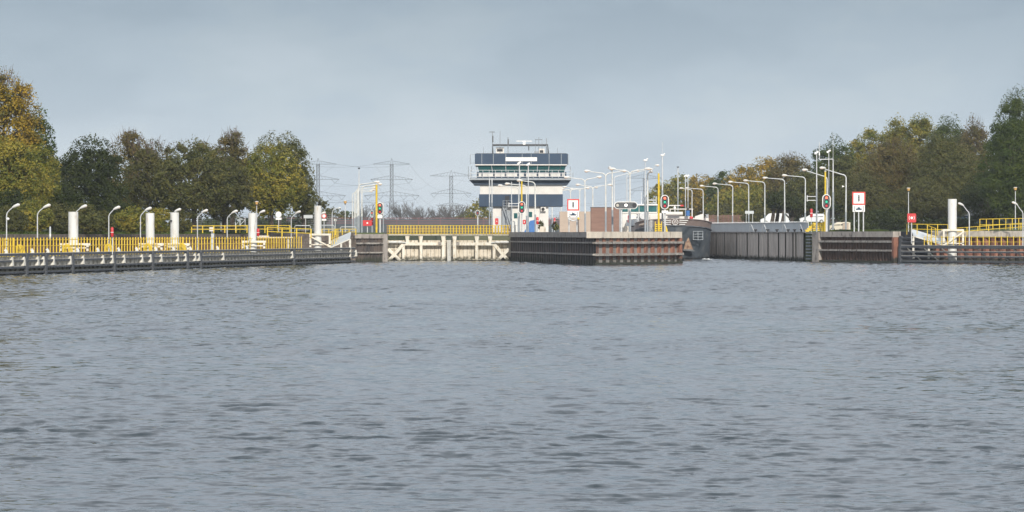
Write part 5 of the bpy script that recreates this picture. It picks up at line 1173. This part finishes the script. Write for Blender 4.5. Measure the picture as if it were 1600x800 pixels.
def tree(label, x, ytop, wpx, D, kind, zb=4.3, ybot=340, seed=None, dens=1.0, leaf=.27, trunk=True, twigs=0, name='tree', cat='tree', group=None, n_clump=None, depth=None, tr=.22):
    X = px(x,D); zt = pz(ytop,D); zlow = max(zb+.2, pz(ybot,D)); rx = wpx*1.13*D/K/2; rz_ = (zt-zlow)/1.75*.98; zc = zlow+rz_*.75; ry = (depth or rx)
    seed = seed if seed is not None else int(x*7+ytop*13) & 0xffff
    r = thing(name, label, cat, (X,D,zb), group=group)
    vol = rx*ry*rz_; nc = n_clump or int(min(210, max(60, 60+vol*.2))); area = math.pi*rx*rz_; per = int(dens*max(60, area*9.5/(leaf*leaf*.3)/nc))
    me, c = crown_mesh('crown', rx, ry, rz_, seed, nc, per, leaf, LEAF[kind]); o = bpy.data.objects.new('crown', me); COL.objects.link(o); o.parent = r; o.location = (0,0,zc-zb)
    g = random.Random(seed)
    if trunk:
        mb = MB(); h = zc-zb; mb.tube([(0,0,-.3),(.05,0,h*.35),(-.08,.05,h*.8),(0,0,h+rz_*.55)],[tr*1.5,tr*1.1,tr*.9,tr*.25],8)
        order = sorted(range(len(c)), key=lambda i: g.random())[:14+twigs]
        for i in order:
            e = Vector(c[i])+Vector((0,0,h)); z0 = max(h*.3, min(h+rz_*.3, e.z-Vector((e.x,e.y,0)).length*.8)); a = Vector((0,0,z0)); mid = a.lerp(e,.5)+Vector((g.uniform(-.3,.3),g.uniform(-.3,.3),g.uniform(0,.5)))
            mb.tube([a,mid,e],[tr*.42,tr*.26,tr*.1],5)
        mb.build('trunk', M['bark'], r)
    if twigs:
        mb = MB()
        for i in range(twigs*3):
            a = g.uniform(0,6.28); e_ = g.uniform(.15,1.5); f = g.uniform(.8,1.0); dd = Vector((math.cos(a)*math.cos(e_)*rx, math.sin(a)*math.cos(e_)*ry, math.sin(e_)*rz_)); p = dd*f*.9+Vector((0,0,zc-zb)); q = dd*(f+g.uniform(-.03,.06))+Vector((g.uniform(-.4,.4),g.uniform(-.4,.4),zc-zb+g.uniform(0,.5)))
            mb.tube([p,q],[.035,.012],3,False)
        tag(mb.build('twigs', M['twig'], r), kind='stuff')
    return r
# left bank, from the frame's edge inwards
tree('tall golden autumn tree at the left edge of the photo', 6,100,118,392,'yellow',zb=4.2,ybot=300,twigs=60,dens=.85,leaf=.30,seed=3)
tree('green tree leaning out behind the golden tree at the left edge', 52,160,82,402,'green',ybot=330,seed=5,leaf=.32)
tree('darker yellow-green tree low at the left edge', 10,205,130,380,'ygreen',zb=4.0,ybot=345,seed=8)
tree('small golden tree between the left edge tree and the round dark tree', 62,215,64,388,'ygreen',zb=4.0,ybot=335,seed=9)
tree('round dark green tree on the left', 143,203,110,415,'dark',ybot=345,seed=11,leaf=.3)
tree('slim olive tree closing the gap left of the round dark tree', 97,243,58,432,'olive',ybot=335,seed=10)
tree('russet topped tree just right of the round dark tree', 205,199,92,445,'brown',ybot=335,seed=12,twigs=70,dens=.8)
tree('olive tree with thin crown behind the second and third mooring tubes', 243,214,92,430,'dull',ybot=340,seed=13,twigs=50,dens=.9)
tree('broad olive tree in the middle of the left grove', 303,210,124,425,'olive',ybot=345,seed=14,twigs=20)
tree('smaller russet tree peeking over the left grove', 363,197,62,455,'brown',ybot=320,seed=15,twigs=50)
tree('olive tree filling the gap right of the broad olive tree', 350,232,86,430,'dull',ybot=345,seed=16)
tree('tall dark olive tree behind the bright round tree', 436,200,106,462,'olive',ybot=330,seed=17)
tree('bright green round tree, rightmost of the left grove', 424,216,104,440,'ygreen',ybot=343,seed=18,tr=.2)
tree('slim olive tree at the right edge of the left grove', 474,262,42,470,'olive',ybot=340,seed=19)
for i, (x,yt,wp,D,k) in enumerate(((12,318,66,358,'dull'),(52,305,62,366,'ygreen'),(92,312,60,370,'dull'),(132,314,58,374,'olive'),(160,326,40,380,'dull'),(208,318,56,384,'ygreen'),(250,322,52,392,'ygreen'),(282,326,36,400,'dull'),(20,290,80,374,'dark'),(108,290,76,386,'dark'),(185,300,60,396,'dark'))):
    tree(f'{["grey-green","yellow-green","dense grey-green","olive","small grey-green","yellowish dense","sparse yellowish","low green","tall dark","big dark","dark rounded"][i]} bush behind the yellow fence {["at the left edge of the photo","between the first two lamps","left of the first mooring tube","right of the first mooring tube","left of the red lifebuoy case","left of the second mooring tube","between the second and third mooring tubes","at the start of the lawn railing","behind the bushes at the left edge","above the first mooring tube","above the red lifebuoy case"][i]}', x,yt,wp,D,k,zb=3.7,ybot=369,seed=40+i,trunk=False,name='bush',cat='bush',group='bushes behind the left fence',leaf=.24,n_clump=46)
# distance behind the left bank
far = [(520,322,52,900,'dull','hazy green tree right of the left grove'),(492,300,46,700,'dull','pale leaved tree tucked behind the left grove'),(546,328,44,950,'green','hazy dark tree behind the lamp cluster'),(748,309,44,980,'ygreen','distant leafy tree at the left foot of the tower'),(728,330,40,1250,'dull','low distant tree left of the tower'),(893,336,46,1200,'dull','distant tree right of the tower'),(935,330,50,1150,'dull','distant tree behind the brown wall block'),(995,322,52,1050,'dull','distant tree behind the barge wheelhouse')]
for i, (x,yt,wp,D,k,lab) in enumerate(far): tree(lab, x,yt,wp,D,k,zb=4.0,ybot=358,seed=70+i,leaf=.6,n_clump=50,trunk=False,dens=.7)
def bare_tree(label, x, ytop, wpx, D, seed):
    g = random.Random(seed); X = px(x,D); H = pz(ytop,D)-4; W = wpx*D/K/2; r = thing('bare_tree', label, 'tree', (X,D,4), group='bare trees on the horizon'); mb = MB()
    tk = MB().tube([(0,0,0),(g.uniform(-.4,.4),0,H*.4),(0,0,H*.75)],[.5,.35,.15],6); tk.build('trunk', M['fartwig'], r)
    for i in range(42):
        z0 = H*g.uniform(.15,.6); a = g.uniform(0,6.28); L = g.uniform(.4,1)*W; e = Vector((math.cos(a)*L, math.sin(a)*L, min(H*.97, z0+H*g.uniform(.15,.5)))); mid = Vector((e.x*.5,e.y*.5,z0+(e.z-z0)*.35)); mb.tube([(0,0,z0),mid,e],[.16,.11,.05],3,False)
        for k in range(9):
            s_ = mid.lerp(e,g.random()); q = s_+Vector((g.uniform(-1,1)*W*.28,g.uniform(-1,1)*W*.28,g.uniform(.1,1)*H*.16)); mb.tube([s_,q],[.07,.03],3,False)
    mb.build('branches', M['fartwig'], r)
for i, (x,yt,wp) in enumerate(((572,316,34),(596,322,40),(626,312,44),(645,315,40),(660,320,34),(683,318,40),(702,317,38),(722,316,36),(741,322,34))):
    bare_tree(f'hazy bare tree on the horizon, {ORD[i]} counting right from the lamp cluster', x,yt+3,wp,1400+40*(i%3),90+i)
# low far wood that closes the horizon
def thicket(name, x0, x1, D, ytop, k, seed, leaf=.9, n=120):
    g = np.random.default_rng(seed); me, c = crown_mesh(name, (px(x1,D)-px(x0,D))/2, 10, pz(ytop,D)-4, seed, n, 90, leaf, LEAF[k], low=.2); o = bpy.data.objects.new(name, me); COL.objects.link(o); o.location = ((px(x0,D)+px(x1,D))/2, D, 4); return tag(o, kind='stuff')
for i,(x0,x1,D,yt,k) in enumerate(((500,640,1480,337,'dull'),(610,780,1500,336,'dark'),(760,1010,1500,338,'dull'),(985,1120,1300,326,'dull'),(400,530,1300,330,'dark'),(1150,1420,735,328,'dark'),(1400,1700,700,322,'dark'),(250,500,600,337,'dark'),(-60,285,560,300,'dark'))): thicket('far_wood', x0,x1,D,yt,k,200+i)
# right bank
RT = [
 (1035,280,44,930,'ygreen','hazy yellow-green tree at the left tip of the right wood',355),
 (1062,268,54,900,'ygreen','yellow-green tree second from the left tip of the right wood',355),
 (1098,266,56,880,'yellow','golden green tree above the far quay lamps',355),
 (1132,263,54,860,'green','dark green tree rising between the far quay lamps',355),
 (1163,252,60,830,'yellow','bright golden tree on the slope of the right wood',350),
 (1195,240,60,790,'yellow','golden topped tree left of the big russet tree',350),
 (1150,290,76,780,'ygreen','yellow-green tree low above the slatted fence',352),
 (1192,278,82,730,'ygreen','broad yellow-green tree behind the middle quay lamps',350),
 (1236,232,90,690,'brown','big russet tree with thin top behind the quay lamps',345),
 (1306,206,74,660,'green','green tree with flat top above the camera masts',345),
 (1262,262,84,640,'olive','olive tree left of the right traffic light',342),
 (1320,236,84,600,'olive','golden olive tree behind the right traffic light',345),
 (1360,194,86,690,'ygreen','yellow-green tree high on the right wood',340),
 (1402,174,74,680,'ygreen','tall yellow-green tree at the summit of the right wood, left of two',340),
 (1437,170,70,676,'ygreen','tall yellowish tree at the summit of the right wood, right of two',340),
 (1482,173,80,670,'green','green tree left of the russet tree near the right edge',340),
 (1522,176,66,660,'brown','thin russet tree just left of the dark tree at the right edge',340),
 (1396,210,118,570,'brown','broad russet-green tree right of the right hand sign',347),
 (1350,262,84,560,'dull','dull green tree behind the red bordered right sign',349),
 (1478,202,116,560,'olive','broad olive tree behind the right mooring tube',347),
 (1440,276,96,545,'dull','dull green tree above the red signal board',346),
 (1592,131,92,500,'green','tall dark green tree at the right edge of the photo',300),
 (1578,182,92,495,'green','lower dark green tree at the right edge of the photo',345),
 (1545,262,90,530,'dark','dark tree left of the right edge behind the yellow rails',345),
 (1606,270,80,500,'dark','very dark tree low at the right edge of the photo',345),
]
for i, (x,yt,wp,D,k,lab,yb) in enumerate(RT):
    wp *= 1.18 if D > 700 else 1.0
    tree(lab, x,yt,wp,D,k,zb=4.13,ybot=yb,seed=300+i,leaf=.27 if D<600 else (.38 if D<750 else .5),twigs=40 if k=='brown' else 0)
for i,(x,yt,wp,D,lab) in enumerate(((1238,305,66,600,'bushy dark green tree above the white van'),(1296,318,60,560,'bushy tree above the beige car'),(1134,312,40,760,'grey-green willow bush above the slatted fence'),(1184,318,50,680,'low dull tree left of the white van'),(1385,322,80,520,'dark hedge like tree right of the right hand sign'))):
    tree(lab, x,yt,wp,D,'dull' if i in (2,3) else 'dark',zb=4.13,ybot=330 if i<2 else 352,seed=360+i,leaf=.3,trunk=i<2)
for i,(x,D) in enumerate(((1206,600),(1213,602),(1222.5,598))):
    X=px(x,D); r=thing('tree', f'dark leaning tree trunk in front of the white van, {["left","middle","right"][i]} one of three','tree',(X,D,4.13),group='tree trunks in front of the white van'); H=3.9
    MB().tube([(-.2,0,-.2),(0,0,1.5),(.25,0,3),(.3,0,H)],[.42,.36,.32,.25],8).build('trunk',M['bark'],r)
    me,c = crown_mesh('crown',2.6,2.4,1.9,380+i,30,100,.3,LEAF['dark']); o=bpy.data.objects.new('crown',me); COL.objects.link(o); o.parent=r; o.location=(.3,0,H+1.6)
for i,(x,yt,wp,D) in enumerate(((1348,338,60,545),(1392,336,60,548),(1436,337,64,543),(1482,336,70,546),(1530,335,70,544),(1580,334,70,540))):
    tree(['dark undergrowth bush behind the right hand sign','dark undergrowth bush left of the red signal board','dark undergrowth bush behind the red signal board','dark undergrowth bush behind the right mooring tube','dark undergrowth bush below the russet tree near the right edge','dark undergrowth bush behind the upper yellow railing'][i], x,yt,wp,D,'dark',zb=4.13,ybot=362,seed=420+i,trunk=False,name='bush',cat='bush',group='undergrowth bushes on the right bank',leaf=.26,n_clump=50)
tree('small dark shrub in front of the tower beside the red lifebuoy case', 845.5,343,9,505,'dull',zb=4.12,ybot=362,seed=390,leaf=.16,trunk=False,name='shrub',cat='shrub',n_clump=30)
tree('yellowish shrub at the right foot of the tower', 868,345,11,570,'ygreen',zb=4.12,ybot=362,seed=391,leaf=.2,trunk=False,name='shrub',cat='shrub',n_clump=30)
# tufts of grass along the bank edges
g = np.random.default_rng(77)
def grass_strip(pts_fn, n, name, hgt):
    P_ = np.array([pts_fn(g.random(), g.random()) for _ in range(n)]); me = bpy.data.meshes.new(name); a = g.uniform(0,3.14,n); h = g.uniform(.4,1,n)*hgt; w_=.05
    v = np.empty((n,3,3)); v[:,0] = P_ + np.c_[np.cos(a)*w_, np.sin(a)*w_, np.zeros(n)]; v[:,1] = P_ - np.c_[np.cos(a)*w_, np.sin(a)*w_, np.zeros(n)]; v[:,2] = P_ + np.c_[g.normal(0,.06,n), g.normal(0,.06,n), h]
    me.vertices.add(n*3); me.vertices.foreach_set('co', v.reshape(-1).astype(np.float32)); me.loops.add(n*3); me.loops.foreach_set('vertex_index', np.arange(n*3,dtype=np.int32)); me.polygons.add(n); me.polygons.foreach_set('loop_start', np.arange(0,n*3,3,dtype=np.int32)); me.polygons.foreach_set('loop_total', np.full(n,3,dtype=np.int32)); me.update(); me.materials.append(LEAF['green'])
    o = bpy.data.objects.new(name, me); COL.objects.link(o); return tag(o, kind='stuff')
def fl(u, v): p = LF.pt(-20+150*u, -10-3.5*v); return (p.x,p.y,3.86+.16*v)
grass_strip(fl, 16000, 'grass', .32)
def fr_(u, v): p = Vector((44+52*u, 0)); q = LP.pt(1+22*u, -1.2-3*v) if u < .5 else LG.pt((u-.5)*66-2, -10.2-3*v); return (q.x,q.y,4.12 if u < .5 else 4.13)
grass_strip(fr_, 14000, 'grass', .4)

# ------------------------------------------------------------------ haze: one closed box of thin even air round camera and scene
hm = bpy.data.materials.new('haze_air'); hm.use_nodes = True; t = hm.node_tree; t.nodes.remove(t.nodes['Principled BSDF'])
pv = t.nodes.new('ShaderNodeVolumePrincipled'); pv.inputs['Color'].default_value = (.86,.92,1,1); pv.inputs['Density'].default_value = .00010; pv.inputs['Anisotropy'].default_value = .1
t.links.new(pv.outputs[0], t.nodes['Material Output'].inputs['Volume'])
b = MB().box(-1600,1600,-120,3200,-3,64); o = b.build('haze', hm); tag(o, kind='stuff')
